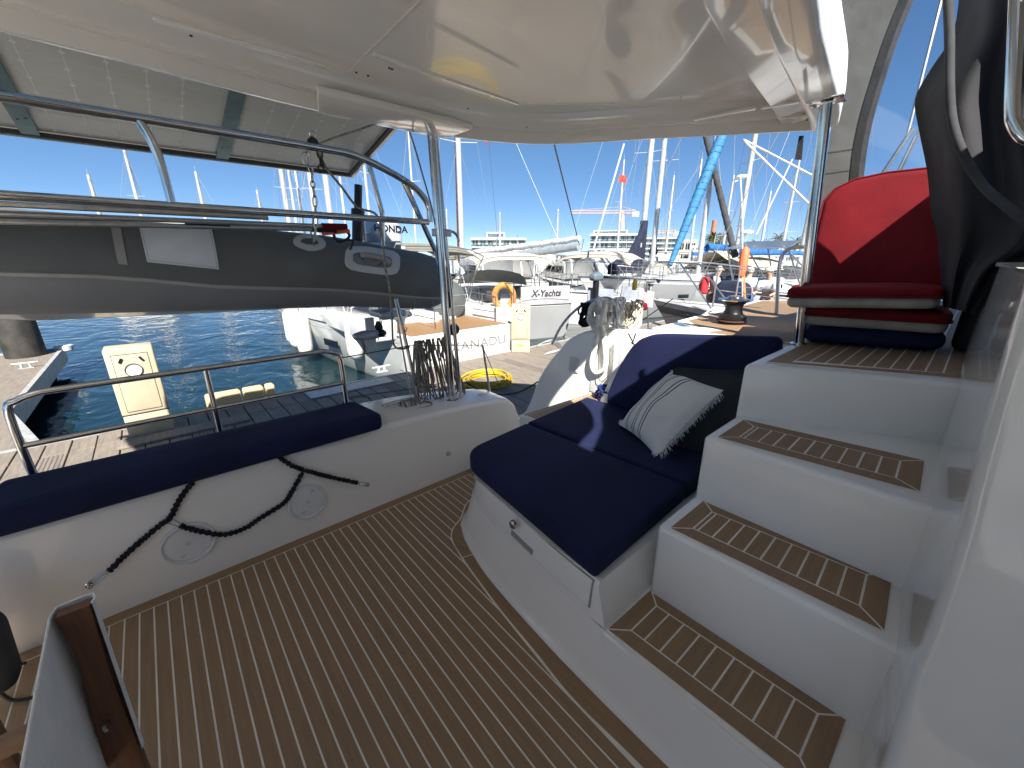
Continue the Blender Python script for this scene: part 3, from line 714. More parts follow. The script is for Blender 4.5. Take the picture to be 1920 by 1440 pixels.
# stainless grab rail at the right border and rail by the side deck
m = MB(); m.tube(smooth([at(1908, -30, 0, 1.5), at(1904, 60, 0, 1.5), at(1898, 200, 0, 1.5), at(1903, 235, 0, 1.5), at(1925, 262, 0, 1.5), at(1960, 262, 0, 1.5)], 6), .012, 12); m.build('grab_rail', steel, cat)
m = MB(); m.tube(smooth([at(1455, 637, 0, 3.75), at(1457, 560, 0, 3.75), at(1462, 495, 0, 3.75), at(1472, 472, 0, 3.75), at(1495, 464, 0, 3.75), at(1560, 462, 0, 3.75)], 6), .014, 10); m.build('side_rail', steelm, cat)
# cabin bulkhead behind the photographer with sliding door, port side coaming
m = MB(); m.bb((-2.0, -2.35, 0), (.9, -2.20, .9)); m.bb((-2.0, -2.35, .9), (-1.5, -2.2, 2.15)); m.bb((-.2, -2.35, .9), (1.2, -2.2, 2.15)); m.build('cabin_bulkhead', gel, cat)
m = MB(); m.bb((-1.5, -2.30, .9), (-.2, -2.26, 2.15)); m.build('cabin_window', darkgl, cat)
m = MB(); m.bb((-3.6, -1.7, 0), (-3.2, 2.9, .55)); m.build('port_coaming', gel, cat, bevel=.03)
m = MB(); m.bb((-3.2, -1.6, 0), (-1.55, 2.1, .48)); m.build('port_bounce_seat', gel, cat, bevel=.03)  # unseen white seat added to bounce sunlight into the cockpit
m = MB(); m.bb((.96, -1.7, -.1), (3.2, -1.2, 1.4)); m.build('cabin_side', gel, cat)

# unseen roof added over the helm, its edge shaped to cut the sunlight
m = MB(); m.prism([V(.48, -.60, 2.27), V(.8, -.43, 2.27), V(1.0, -.27, 2.27), V(1.2, -.17, 2.27), V(1.35, -.22, 2.27), V(1.6, -.33, 2.27), V(2.2, -.31, 2.27), V(2.7, -.24, 2.27), V(3.6, -.30, 2.27), V(3.6, -2.0, 2.27), V(.48, -2.0, 2.27)], (0, 0, .03)); m.build('sun_blocker_roof', bimw, cat)
# ================================================================ LOOSE THINGS IN THE COCKPIT
def T(o, label, cat_, group=None): return tag(o, label, cat_, group)
# bench cushion on the transom bench
ol = resample(rounded([(-1.35, 2.135), (.865, 2.135), (.83, 2.455), (-1.30, 2.465)], .05), .05)
ol = resample(rounded([(-.66, 2.12), (.872, 2.12), (.835, 2.455), (-.62, 2.465)], .04), .05)
m = MB(); m.slab(ol, .105, .032, .006, frame=lambda p: V(p[0], p[1], .526+p[2]))
T(m.build('bench_cushion', navy, ang=60), 'long narrow navy cushion lying along the white transom bench below the rail', 'cushion')
# sofa cushions: chaise part and part beside the backrest
ZC = .418
ol = rounded([(.955, .645), (1.655, .665), (1.588, 1.665), (1.075, 1.615)], [.03, .02, .02, .13], 7)
ol = resample(ol, .04)
m = MB(); m.slab(ol, .098, .026, .008, frame=lambda p: V(p[0], p[1], ZC+p[2]))
T(m.build('sofa_cushion', navy, ang=60), 'front navy sofa cushion with a rounded corner, overhanging the locker', 'cushion', 'navy sofa cushions')
ol = resample(rounded([(1.664, .665), (2.33, .67), (2.25, 1.715), (1.597, 1.668)], .02), .04)
m = MB(); m.slab(ol, .098, .022, .008, frame=lambda p: V(p[0], p[1], ZC+p[2]))
T(m.build('sofa_cushion', navy, ang=60), 'rear navy sofa cushion, on which the striped pillow lies', 'cushion', 'navy sofa cushions')
# backrest cushion leaning on the coaming; outline taken in the (y,z) plane x = 2.3
prof = [(1.550, .505), (1.548, .58), (1.50, .72), (1.430, .876), (1.385, .95), (1.335, 1.000), (1.26, 1.036), (1.17, 1.053), (.90, 1.083), (.60, 1.118), (.575, 1.10), (.565, 1.0), (.575, .505)]
ol = resample(rounded([(-y_, z_) for y_, z_ in prof], .02, 3)[::-1], .04)
a_ = sum(ol[i-1].x*ol[i].y-ol[i].x*ol[i-1].y for i in range(len(ol)))
if a_ < 0: ol = ol[::-1]
m = MB(); m.slab(ol, .07, .02, .010, frame=lambda p: V(2.325 + (p[1]-.5)*.0 - p[2], -p[0], p[1]))
T(m.build('backrest_cushion', navy, ang=60), 'upright navy backrest cushion with one curved end behind the sofa', 'cushion')

# pillows
def pillow(name, mt, size, thick, M, label, n=18, pinch=.10, wr=.0, seed=0):
    rr = random.Random(seed); ph = [rr.uniform(0, 6) for _ in range(6)]
    m = MB()
    def P(u, v, sgn):
        e = (1-abs(u)**2.4)*(1-abs(v)**2.4); e = max(0, e)
        h = thick*.5*e**.62
        px_ = u*size[0]/2*(1-pinch*(1-v*v)*abs(u)**3 ); py_ = v*size[1]/2*(1-pinch*(1-u*u)*abs(v)**3)
        h += wr*e*(math.sin(5*u+ph[0]+2*v)+math.sin(7*v+ph[1]-3*u))*.5 + wr*.6*math.sin(11*(u*v)+ph[2])*e
        return M @ V(px_, py_, sgn*max(h, 0))
    for sgn in (1, -1):
        m.grid([[P(-1+2*i/n, -1+2*j/n, sgn) for j in range(n+1)] for i in range(n+1)])
    return m.build(name, mt, ang=0 if False else 80)
def frame(o, xdir, ydir):
    x_ = Vector(xdir).normalized(); z_ = x_.cross(Vector(ydir)).normalized(); y_ = z_.cross(x_)
    return Matrix.Translation(o) @ Matrix(((x_.x, y_.x, z_.x), (x_.y, y_.y, z_.y), (x_.z, y_.z, z_.z))).to_4x4()
# striped pillow: corners in the photo TL(1262,697) TR(1352,738) BR(1240,868) BL(1178,795)
c00 = at(1180, 796, 2, .525); c10 = at(1240, 862, 2, .53); 
ctl = at(1256, 696, 0, 2.20); ctr = at(1345, 735, 0, 2.14)
cen = (c00+c10+ctl+ctr)/4
xd = ((ctr-ctl)+(c10-c00)); yd = ((ctl-c00)+(ctr-c10))
PW, PH = xd.length/2, yd.length/2
Mp = frame(cen+V(-.02, 0, .015), xd, yd)
def stripe_mat(size):
    m_ = mat('striped_cotton', (.76, .75, .72), .9, var=.03, vs=6, bump=.7, bs=320, bumps2=(6, .5, .03))
    n = m_.node_tree.nodes; l = m_.node_tree.links; b = n['Principled BSDF']
    src = b.inputs['Base Color'].links[0].from_socket
    at_ = n.new('ShaderNodeAttribute'); at_.attribute_name = 'stripe'
    sep = n.new('ShaderNodeSeparateXYZ'); l.new(at_.outputs['Vector'], sep.inputs[0]); acc = None
    for x_, wd in ((-.62, .012), (-.56, .012), (-.30, .018), (-.20, .018), (.06, .018), (.16, .018)):
        c_ = n.new('ShaderNodeMath'); c_.operation = 'COMPARE'; c_.inputs[1].default_value = x_; c_.inputs[2].default_value = wd*.9; l.new(sep.outputs[0], c_.inputs[0])
        if acc:
            a = n.new('ShaderNodeMath'); a.operation = 'MAXIMUM'; l.new(acc, a.inputs[0]); l.new(c_.outputs[0], a.inputs[1]); acc = a.outputs[0]
        else: acc = c_.outputs[0]
    mx = n.new('ShaderNodeMix'); mx.data_type = 'RGBA'; l.new(acc, mx.inputs['Factor']); l.new(src, mx.inputs['A']); mx.inputs['B'].default_value = (.02, .018, .022, 1)
    l.new(mx.outputs['Result'], b.inputs['Base Color']); return m_
po = pillow('pillow', stripe_mat(PW), (PW*1.04, PH*1.10), .20, Mp, '', wr=.011, seed=3, pinch=.07)
att = po.data.attributes.new('stripe', 'FLOAT_VECTOR', 'POINT'); n_ = 19
for k, vtx in enumerate(po.data.vertices):
    kk = k % (n_*n_); att.data[k].vector = (-1+2*(kk//n_)/18, -1+2*(kk % n_)/18, 0)
tag(po, 'off white pillow with thin dark stripes and white fringe, leaning on the sofa', 'pillow')
fr_ = MB(); rr = random.Random(5)
for k in range(150):          # fringe along the right and bottom-right edge plus short end tufts
    t = -1+2*k/149; y_ = t*PH/2*1.0; x_ = PW/2*1.0*(1-.07*(1-t*t))
    p0 = Mp @ V(x_-.004, y_, rr.uniform(-.004, .004)); dr = (Mp.to_3x3() @ V(1, rr.uniform(-.35, .35), rr.uniform(-.3, .5))).normalized()
    L = rr.uniform(.028, .05); p1 = p0+dr*L*.5; p2 = p0+dr*L+V(0, 0, -.012)+V(rr.uniform(-.006, .006), rr.uniform(-.006, .006), 0)
    fr_.tube([p0, p1, p2], [.0017, .0016, .0010], 4)
for k in range(40):
    t = -1+2*k/39
    sx = -PW/2*(1-.07*(1-t*t)); p0 = Mp @ V(sx+.004, t*PH/2, 0)
    if abs(t) > .93:
        dr = (Mp.to_3x3() @ V(-1, rr.uniform(-.4, .4), rr.uniform(-.3, .3))).normalized(); fr_.tube([p0, p0+dr*.02, p0+dr*.035-V(0, 0, .006)], .0018, 4)
for k in range(26):
    p0 = Mp @ V(PW/2*.97, -PH/2*.99, 0); dr = (Mp.to_3x3() @ V(rr.uniform(-1.3, .6), -1, rr.uniform(-.4, .6))).normalized(); fr_.tube([p0, p0+dr*.02, p0+dr*.04-V(0, 0, .008)], .0018, 4)
    p0 = Mp @ V(-PW/2*.97, -PH/2*.99, 0); dr = (Mp.to_3x3() @ V(-1, rr.uniform(-.6, .6), rr.uniform(-.4, .4))).normalized(); fr_.tube([p0, p0+dr*.015, p0+dr*.03-V(0, 0, .006)], .0018, 4)
fo = fr_.build('fringe', sailw, ang=60, kind='stuff'); fo.parent = po
m = MB(); m.v = []
# charcoal pillow behind, leaning between backrest and stair side
c = V(2.13, .745, .71)
Mc = frame(c, V(.35, -.95, .12), V(.40, .22, .95))
tag(pillow('pillow', charp, (.50, .50), .18, Mc, '', wr=.012, seed=8, pinch=.06), 'dark charcoal pillow tucked behind the striped one against the stair side', 'pillow')
# blue coiled rope on ledge
m = MB(); q = at(1135, 748, 2, .46)
rr = random.Random(2)
for k in range(5):
    m.ring(q+V(rr.uniform(-.03, .03), rr.uniform(-.03, .03), .012+.02*k), (rr.uniform(-.6, .6), rr.uniform(-.6, .6), 1), rr.uniform(.05, .075), .009)
T(m.build('rope_coil', ropebl, ang=60), 'small coil of bright blue rope on the teak ledge beside the backrest', 'rope')

# stack of seat cushions on the helm platform (image x runs along -y / +x)
def quad_slab(name, q4, z, t, r, mt, puff, label, catn, grp=None, rad=.05, tilt=0, wav=0, seed=1):
    ol = resample(rounded([(p.x, p.y) for p in q4], rad), .04)
    a = sum(ol[i-1].x*ol[i].y-ol[i].x*ol[i-1].y for i in range(len(ol)))
    if a < 0: ol = ol[::-1]
    c0 = sum((Vector((p.x, p.y)) for p in q4), Vector((0, 0)))/len(q4)
    rr = random.Random(seed); ph = rr.uniform(0, 6)
    fr2 = lambda p: V(p[0], p[1], z + p[2] + tilt*(p[1]-c0.y) + wav*math.sin(9*p[0]+7*p[1]+ph))
    m = MB(); m.slab(ol, t, r, puff, frame=fr2); return m.build(name, mt, ang=70)
f1 = at(1512, 642, 2, 1.085); f2 = at(1784, 645, 2, 1.085)
back = V(.42, .12, 0)
d1 = f1; d2 = V(2.74, .02, 0)
def Q4(a, b, dx=.45): return [a, b, b+V(dx, .05, 0), a+V(dx, .10, 0)]
n1 = V(2.40, .515, 0); n2 = V(2.62, .03, 0)
o = quad_slab('seat_cushion', Q4(n1, n2), 1.086, .085, .040, navy, .01, '', '', rad=.06, tilt=-.0); T(o, 'navy seat cushion at the bottom of the stack on the helm platform', 'cushion', 'seat cushions stacked on the helm platform')
def redseat(a, b, z, tilt, label, seed):
    root = quad_slab('seat_cushion', Q4(a, b), z+.046, .048, .022, red, .012, '', '', rad=.06, tilt=tilt, wav=.004, seed=seed)
    und = quad_slab('underside', Q4(a+V(.006, -.006, 0), b+V(.006, .006, 0), .44), z, .055, .026, beige, 0, '', '', rad=.06, tilt=tilt, wav=.004, seed=seed)
    und.parent = root; T(root, label, 'cushion', 'seat cushions stacked on the helm platform')
    m = MB(); ol = resample(rounded([(p.x, p.y) for p in Q4(a, b)], .06), .05); cx = (a.y+b.y)/2+.04
    c0y = sum(p.y for p in Q4(a, b))/4; rr2 = random.Random(seed); ph = rr2.uniform(0, 6)
    m.tube([V(p.x, p.y, z+.052+tilt*(p.y-c0y)+.004*math.sin(9*p.x+7*p.y+ph)) for p in ol], .006, 6, closed=True); pp = m.build('piping', red, root)
redseat(V(2.37, .525, 0), V(2.56, .03, 0), 1.172, -.0, 'red seat cushion with beige underside just above the navy one', 4)
redseat(V(2.24, .585, 0), V(2.47, .075, 0), 1.270, -.04, 'topmost red seat cushion of the stack, with beige underside, slightly tilted', 9)
# upright red back cushion leaning behind the stack
pf = [at(a, b, 0, 2.88) for a, b in [(1519, 560), (1516, 500), (1530, 420), (1540, 375), (1560, 352), (1600, 333), (1660, 320), (1740, 311), (1775, 311), (1800, 330), (1812, 420), (1815, 560)]]
ol = resample([Vector((-p.y, p.z)) for p in pf], .04); a_ = sum(ol[i-1].x*ol[i].y-ol[i].x*ol[i-1].y for i in range(len(ol)))
if a_ < 0: ol = ol[::-1]
m = MB(); m.slab(ol, .07, .03, .015, frame=lambda p: V(2.94+(p[1]-1.3)*.10-p[2]*.98, -p[0]+.02*p[2], p[1]))
rc = m.build('back_cushion', red, ang=70); T(rc, 'tall red back cushion standing upright behind the cushion stack', 'cushion')
m = MB(); m.tube([V(2.94+(p.y-1.3)*.10-.055, -p.x, p.y) for p in ol], .005, 6, closed=True); m.build('piping', red, rc)

# dark cloth cover hanging over the helm seat
def cloth_rows():
    Ls = [(1800, -25), (1787, 62), (1745, 130), (1716, 185), (1722, 240), (1738, 320), (1746, 400), (1757, 440), (1764, 520), (1768, 575)]
    Rs = [(2020, -60), (2040, 40), (2050, 120), (2060, 200), (2060, 280), (2060, 360), (2060, 420), (2010, 480), (1900, 500), (1835, 590)]
    rows = []; n = 30; rr = random.Random(4)
    a = smooth([V(x_, y_, 0) for x_, y_ in Ls], 4); b = smooth([V(x_, y_, 0) for x_, y_ in Rs], 4)
    for i, (p, q) in enumerate(zip(a, b)):
        row = []
        for k in range(n+1):
            t = k/n; s_ = i/(len(a)-1)
            px_ = p.x+(q.x-p.x)*t; py_ = p.y+(q.y-p.y)*t
            fold = .05*math.sin(t*17+s_*2.2)*min(1, s_*1.8+.25) + .03*math.sin(t*31+1.7-s_*3) * s_ + .03*math.sin(t*7-s_*6)
            dep = 2.52 - .10*math.sin(min(1, t*1.5)*math.pi*.5) + fold*.8 + .14*max(0, .25-t)*4*.8
            row.append(at(px_, py_, 0, dep))
        rows.append(row)
    return rows
m = MB(); rws = cloth_rows(); m.grid(rws); off = [[p+V(.012, 0, 0) for p in r_] for r_ in rws]; m.grid(off)
T(m.build('helm_cover', cover, ang=80), 'charcoal cloth cover draped in folds over the helm seat and wheel', 'cover')
# seat pod beneath the cover (dark)
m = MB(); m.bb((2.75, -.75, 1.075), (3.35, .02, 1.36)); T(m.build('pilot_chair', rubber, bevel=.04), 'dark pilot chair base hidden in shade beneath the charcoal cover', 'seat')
# black sheathed cable hanging in front
m = MB(); m.tube(smooth([at(1776, -30, 0, 2.1), at(1780, 60, 0, 2.1), at(1781, 180, 0, 2.1), at(1790, 245, 0, 2.1), at(1812, 300, 0, 2.1), at(1845, 350, 0, 2.1), at(1885, 385, 0, 2.08), at(1930, 420, 0, 2.05), at(1990, 455, 0, 2.0)], 8), .013, 10)
T(m.build('hanging_cable', dgrey, ang=60), 'thick dark cable hanging in a curve in front of the charcoal cover', 'cable')

# black bungee cords with carabiners on the bench front
CY_ = COAM_Y-.014
def bungee(pts, label, hookA=None, hookB=None):
    P = smooth([at(a, b, 1, CY_) for a, b in pts], 16); m = MB()
    out = []; r_ = []; L = 0; rr = random.Random(len(pts))
    P2 = []
    for a, b in zip(P, P[1:]):
        n = max(1, int((b-a).length/.004))
        for k in range(n): P2.append(a.lerp(b, k/n))
    for i, p in enumerate(P2):
        out.append(p+V(rr.uniform(-.0012, .0012), 0, rr.uniform(-.0012, .0012))); r_.append(.0115+.0032*math.sin(i*1.75)+rr.uniform(-.0006, .0006))
    m.tube(out, r_, 7); root = m.build('bungee_cord', cordb, ang=80)
    for h in (hookA, hookB):
        if h is None: continue
        a, b = [at(x_, y_, 1, CY_-.004) for x_, y_ in h]; d = (b-a); n_ = d.cross(V(0, 1, 0)).normalized()*.008
        mm = MB(); mm.tube(smooth([a-n_*.3, a+n_, b+n_*1.2, b+d*.1, b-n_*1.2, a-n_, a-n_*.3], 5), .0022, 6); o = mm.build('snap_hook', steel, root)
    T(root, label, 'bungee', 'black bungee cords on the bench front'); return root
bungee([(205, 1070), (250, 1027), (300, 985), (318, 972), (338, 935), (362, 903)], 'left black bungee cord running up from the low pad eye to the cushion', ((200, 1072), (170, 1094)))
bungee([(338, 985), (370, 995), (420, 1002), (460, 990), (490, 970), (530, 945), (548, 920), (568, 885)], 'middle black bungee cord sagging across the left inspection hatch', ((336, 984), (318, 976)), ((566, 888), (575, 880)))
bungee([(524, 857), (550, 874), (600, 890), (640, 899), (672, 906)], 'right black bungee cord running down from the cushion to the right pad eye', ((674, 907), (686, 908)))
for (a, b) in ((168, 1096), (688, 908)):
    q = at(a, b, 1, COAM_Y); m = MB(); m.lathe([(0, .0), (.014, 0), (.014, .004), (.006, .006)], q, (0, -1, 0), 12); m.ring(q+V(0, -.012, 0), (1, 0, .3), .011, .0035, 12, 6); m.build('pad_eye', steel, cat)

# director chair, only its back corner and an arm in the frame
chair = empty('director_chair', 'folding wooden director chair with white canvas back, in the near left corner', 'chair')
A = at(101, 1160, 2, .868); B = at(168, 1134, 2, .872)
down = V(0.0, 0.0, -1)
dA = at(199, 1445, 1, A.y+.0); 
def post_pt(px, py, ref): # on vertical plane through A,B
    n_ = (B-A).cross(V(0, 0, 1)).normalized(); d = ray(px, py); t = (A-CAMPOS).dot(n_)/d.dot(n_); return CAMPOS+d*t
n_ = (B-A).cross(V(0, 0, 1)).normalized()
if n_.dot(A-CAMPOS) < 0: n_ = -n_
prL = [(101, 1160), (128, 1205), (150, 1260), (168, 1330), (183, 1385), (200, 1445), (222, 1530)]
prR = [(168, 1134), (185, 1190), (203, 1250), (225, 1310), (250, 1375), (276, 1445), (310, 1530)]
m = MB(); rows = []
for l_, r__ in zip(prL, prR):
    a = post_pt(*l_, 0); b = post_pt(*r__, 0); rows.append([a, b, b+n_*.022, a+n_*.022])
m.grid(rows, closed_v=True, cap=True); m.build('back_post', woodr, chair, bevel=.0015, ang=30)
q = post_pt(200, 1358, 0)
m = MB(); m.lathe([(0, .013), (.004, .012), (.005, .0), (.010, 0), (.011, -.002)], q, -n_, 10); m.box(q-n_*.010, (.006, .006, .02), Matrix.Rotation(.4, 3, 'X')); m.build('bolt', steel, chair)
# canvas: wraps round the post and stretches back toward the lower left
c0 = A + (A-B).normalized()*.006
near = at(44, 1460, 2, .862)
near = c0 + (near-c0)*1.0
cv = []
h_ = .20
def crow(p, dz): return [p, p-V(0, 0, dz)]
topline = smooth([B+(B-A).normalized()*.006+n_*.014, B+(B-A).normalized()*.007-n_*.001+V(0, 0, .001), ], 2)
m = MB()
rim = [B+(B-A).normalized()*.004-n_*.001, B+(B-A).normalized()*.006+n_*.012, B+(B-A)*.02+n_*.027, (A+B)/2+n_*.030, A+n_*.026-(B-A)*.05, A-(B-A)*.09+n_*.012, A-(B-A)*.10, ]
dirc = (near-rim[-1]); dirc.z = 0
L_ = dirc.length; rim += [rim[-1]+dirc*t for t in (.15, .35, .6, 1.0, 1.5)]
dd = [(0, 0, .0)]*len(rim)
rows = []
for z_ in (0, .06, .15, .26, .40):
    rows.append([p+V(0, 0, .004-z_)+ (V((prR[0][0]-0)*0, 0, 0)) for p in rim])
# follow the slope of the post
pa = post_pt(276, 1445, 0); lean = (pa-B); lean = lean/abs(lean.z)
rows = [[p+V(lean.x*z_, lean.y*z_, .004-z_) for p in rim] for z_ in (0, .05, .12, .20, .30, .40)]
m.grid(rows); rin = [[p+V(0, 0, 0)+(n_*-.0025) for p in r_] for r_ in rows]; 
m.build('canvas_back', canvas, chair, ang=60)
m = MB(); m.tube([p+V(0, 0, .004) for p in rim], .0022, 6); m.build('hem', canvas, chair)
a = at(-40, 1412, 2, .60); b = at(68, 1362, 2, .60); d = (b-a).normalized(); s_ = V(-d.y, d.x, 0)*.022
m = MB(); m.hexa([a-s_-V(0, 0, .022), b-s_-V(0, 0, .022), b+s_-V(0, 0, .022), a+s_-V(0, 0, .022)], [a-s_, b-s_, b+s_, a+s_]); m.build('armrest', woodl, chair, bevel=.003)
a = at(8, 1330, 2, .55); m = MB(); m.box(a+V(-.03, 0, -.2), (.03, .03, .55)); m.build('leg', woodr, chair, bevel=.003)
m = MB(); m.box(post_pt(255, 1500, 0)+V(0, .01, -.3), (.03, .022, .5)); m.build('leg', woodr, chair, bevel=.003)

# dark bag hanging at the left border with strap on floor
q = at(-8, 1230, 2, .22); m = MB()
m.slab(resample(rounded([(-.10, -.16), (.05, -.16), (.07, .10), (.02, .17), (-.10, .17)], .04), .03), .14, .05, .0, frame=lambda p: V(q.x+p[0]-.035, q.y+p[2]-.02, q.z+p[1]))
bag = m.build('bag', dgrey, ang=70); T(bag, 'dark grey bag at the left border, its strap lying on the teak floor', 'bag')
m = MB(); m.tube(smooth([at(-10, 1290, 2, .03), at(20, 1312, 2, .012), at(50, 1310, 2, .008), at(72, 1304, 2, .006)], 6), .006, 6); m.build('strap', rubber, bag)
m = MB(); m.tube(smooth([at(0, 1262, 2, .05), at(25, 1250, 2, .02), at(50, 1242, 2, .008)], 6), .006, 6); m.build('strap', rubber, bag)

# ================================================================ DINGHY ON THE DAVITS
AX = smooth([V(-1.12, 3.84, 1.56), V(-1.04, 3.55, 1.545), V(-.86, 3.30, 1.52), V(-.6, 3.215, 1.475), V(.3, 3.2, 1.42), V(1.0, 3.2, 1.385), V(1.6, 3.2, 1.31), V(1.80, 3.2, 1.285), V(1.93, 3.2, 1.275), V(2.02, 3.2, 1.27), V(2.06, 3.2, 1.27)], 5)
def trad(x): 
    if x > 1.7: return .235*math.sqrt(max(0.02, 1-((x-1.7)/.37)**2.2))
    return .235 + (.018 if x < .8 else .018*(1.7-x)/.9)
def axpt(x):
    for a, b in zip(AX, AX[1:]):
        if a.x <= x <= b.x: return a.lerp(b, (x-a.x)/(b.x-a.x))
    return AX[-1] if x > 0 else AX[0]
def tub(x, ang, off=0):     # ang 0 = toward camera (-y), 90 = up
    c = axpt(x); r_ = trad(x)+off; return V(x, c.y-math.cos(R(ang))*r_, c.z+math.sin(R(ang))*r_)
def hit(px, py):
    d = ray(px, py); t = 2.0; best = None
    while t < 6:
        p = CAMPOS+d*t; c = axpt(p.x); e = math.hypot(p.y-c.y, p.z-c.z)-trad(p.x)
        r_ = (p.x, math.degrees(math.atan2(p.z-c.z, -(p.y-c.y))))
        if e < 0: return r_
        if best is None or e < best[0]: best = (e, r_)
        t += .01
    return best[1]
ding = empty('dinghy', 'grey inflatable dinghy with pale patches hanging from the davits', 'dinghy')
m = MB(); rows = []
xs = [-1.1+i*.1 for i in range(29)]+[1.8+i*.03 for i in range(9)]+[2.05, 2.06]
rows = [[tub(x_, a) for a in range(0, 360, 12)] for x_ in xs]
m.grid(rows, closed_v=True, cap=True); m.build('tube', dtube, ding, ang=60)
xs2 = [x_ for x_ in xs if x_ < 1.96]
def seam(x_): return -18 - 14*max(0, min(1, (x_-.0)/1.6)) + (8 if x_ < -.2 else 8*max(0, 1-(x_+.2)/.5))
m = MB(); rows = []
for x_ in xs2:
    s0 = seam(x_); rows.append([tub(x_, s0+(205-s0)*k/20, .008+.003*math.sin(x_*9+k)*.5) for k in range(21)])
m.grid(rows); m.build('tube_cover', dcover, ding, ang=70)
m = MB(); m.grid([[tub(x_, seam(x_)-2.2, .004), tub(x_, seam(x_)-1.8, .013), tub(x_, seam(x_)+1.6, .014), tub(x_, seam(x_)+2.4, .008)] for x_ in xs2]); m.build('cover_piping', dtube if False else mat('piping_grey', (.33, .32, .29), .7), ding)
m = MB(); m.tube([tub(1.955, a, .006) for a in range(-60, 200, 10)], .008, 6); m.build('cover_edge', dcover, ding)
# far tube, bow and transom of the dinghy
m = MB(); rows = []
far = [V(p.x, 7.65-p.y, p.z) for p in AX]
m.tube([p for p in far], [.235]*(len(far)-5)+[.2, .15, .1, .05, .02], 20); m.build('tube', dtube, ding, ang=60)
m = MB(); rows = []
for i in range(13):
    x_ = -1.0+i*(1.75+1.0)/12; c = axpt(x_); t = max(0, min(1, (x_+1.0)/.3))
    kz = (1.115 if x_ < -.6 else 1.115 - .07*(x_+.6)/2.3) + (.30*(1-t)**1.5 if t < 1 else 0); 
    yn = min(c.y+.02, 3.84); rows.append([V(x_, yn, c.z-.10), V(x_, yn+.06, c.z-.215), V(x_, 3.72, kz+.02), V(x_, 3.83, kz), V(x_, 3.94, kz+.02), V(x_, 4.42, c.z-.215), V(x_, 4.45, c.z-.1)])
m.grid(rows, cap=True); m.build('hull', dhull, ding, ang=40)
m = MB(); m.bb((1.62, 3.3, 1.12), (1.67, 4.35, 1.62)); m.build('transom', dhull, ding, bevel=.01)
def patch(cs, mt, name, off=.013, n=8, par=ding, hh=True):
    H = [hit(*c_) if hh else c_ for c_ in cs]
    rows = []
    for i in range(n+1):
        t = i/n; row = []
        for k in range(n+1):
            s_ = k/n
            a = (H[0][0]*(1-t)+H[1][0]*t, H[0][1]*(1-t)+H[1][1]*t); b = (H[3][0]*(1-t)+H[2][0]*t, H[3][1]*(1-t)+H[2][1]*t)
            row.append(tub(a[0]*(1-s_)+b[0]*s_, a[1]*(1-s_)+b[1]*s_, off))
        rows.append(row)
    m = MB(); m.grid(rows); m.grid([[p+V(0, .004, -.001) for p in r_] for r_ in rows]); return m.build(name, mt, par, ang=60)
wp = patch([(259, 413), (394, 424), (410, 505), (276, 492)], mat('white_panel', (.62, .63, .63), .7, var=.03, vs=8, bump=.3, bs=200), 'white_panel')
m = MB()
for cs in (((262, 416), (280, 490)), ((391, 426), (406, 502)), ((280, 489), (406, 502))):
    a, b = hit(*cs[0]), hit(*cs[1]); m.tube([tub(a[0]+(b[0]-a[0])*k/6, a[1]+(b[1]-a[1])*k/6, .0155) for k in range(7)], .0010, 4)
m.build('stitching', MAT['piping_grey'], wp)
patch([(208, 405), (226, 407), (240, 497), (222, 495)], MAT['piping_grey'], 'cover_strap')
def loopshape(cx, cy, w_, h_, ang, wd, mt, name, off, n=28, sq=4):
    """superellipse ring on the tube in hit space"""
    m = MB(); ri = []; ro = []; mid = []
    for k in range(n):
        a = 2*math.pi*k/n; ca, sa = math.cos(a), math.sin(a)
        f = (abs(ca)**sq+abs(sa)**sq)**(-1/sq)
        def pt(W, Hh, o_):
            x_ = ca*f*W; y_ = sa*f*Hh; xx_ = cx+x_*math.cos(ang)-y_*math.sin(ang); yy_ = cy+x_*math.sin(ang)+y_*math.cos(ang)
            h = hit(xx_, yy_); return tub(h[0], h[1], o_) if h else None
        ro.append(pt(w_, h_, off-.004)); mid.append(pt(w_-wd*.5, h_-wd*.4, off+.004)); ri.append(pt(w_-wd, h_-wd*.8, off-.002))
    ok = [i for i in range(n) if ro[i] and ri[i] and mid[i]]
    ro, mid, ri = [ro[i] for i in ok], [mid[i] for i in ok], [ri[i] for i in ok]
    m.grid([ro, mid, ri], closed_v=True); return m.build(name, mt, ding, ang=60)
hp_ = loopshape(697, 490, 52, 23, .13, 15, dpale, 'handle_patch', .016)
loopshape(699, 491, 38, 12, .13, 37, dtube, 'handle_base', .013, sq=3)
a = [hit(*p) for p in ((674, 482), (690, 484), (715, 489), (730, 495))]
m = MB(); m.tube(smooth([tub(h[0], h[1], o_) for h, o_ in zip(a, (.018, .034, .034, .018))], 5), [.016]+[.02]*14+[.016], 8); m.build('handle', MAT['piping_grey'], ding)
loopshape(580, 458, 31, 15, .1, 14, dpale, 'valve_ring', .016, sq=2)
loopshape(580, 456, 18, 8, .1, 17, greyc, 'valve', .017, sq=2)
m = MB()
for k, x_ in enumerate((1.45, 1.66, 1.83)):
    m.tube([tub(x_+.04*j/6*(1-k*.3)-.06*(6-j)/6, -38-j*11, .004) for j in range(7)], .004, 5)
m.build('cover_lacing', MAT['piping_grey'], ding)

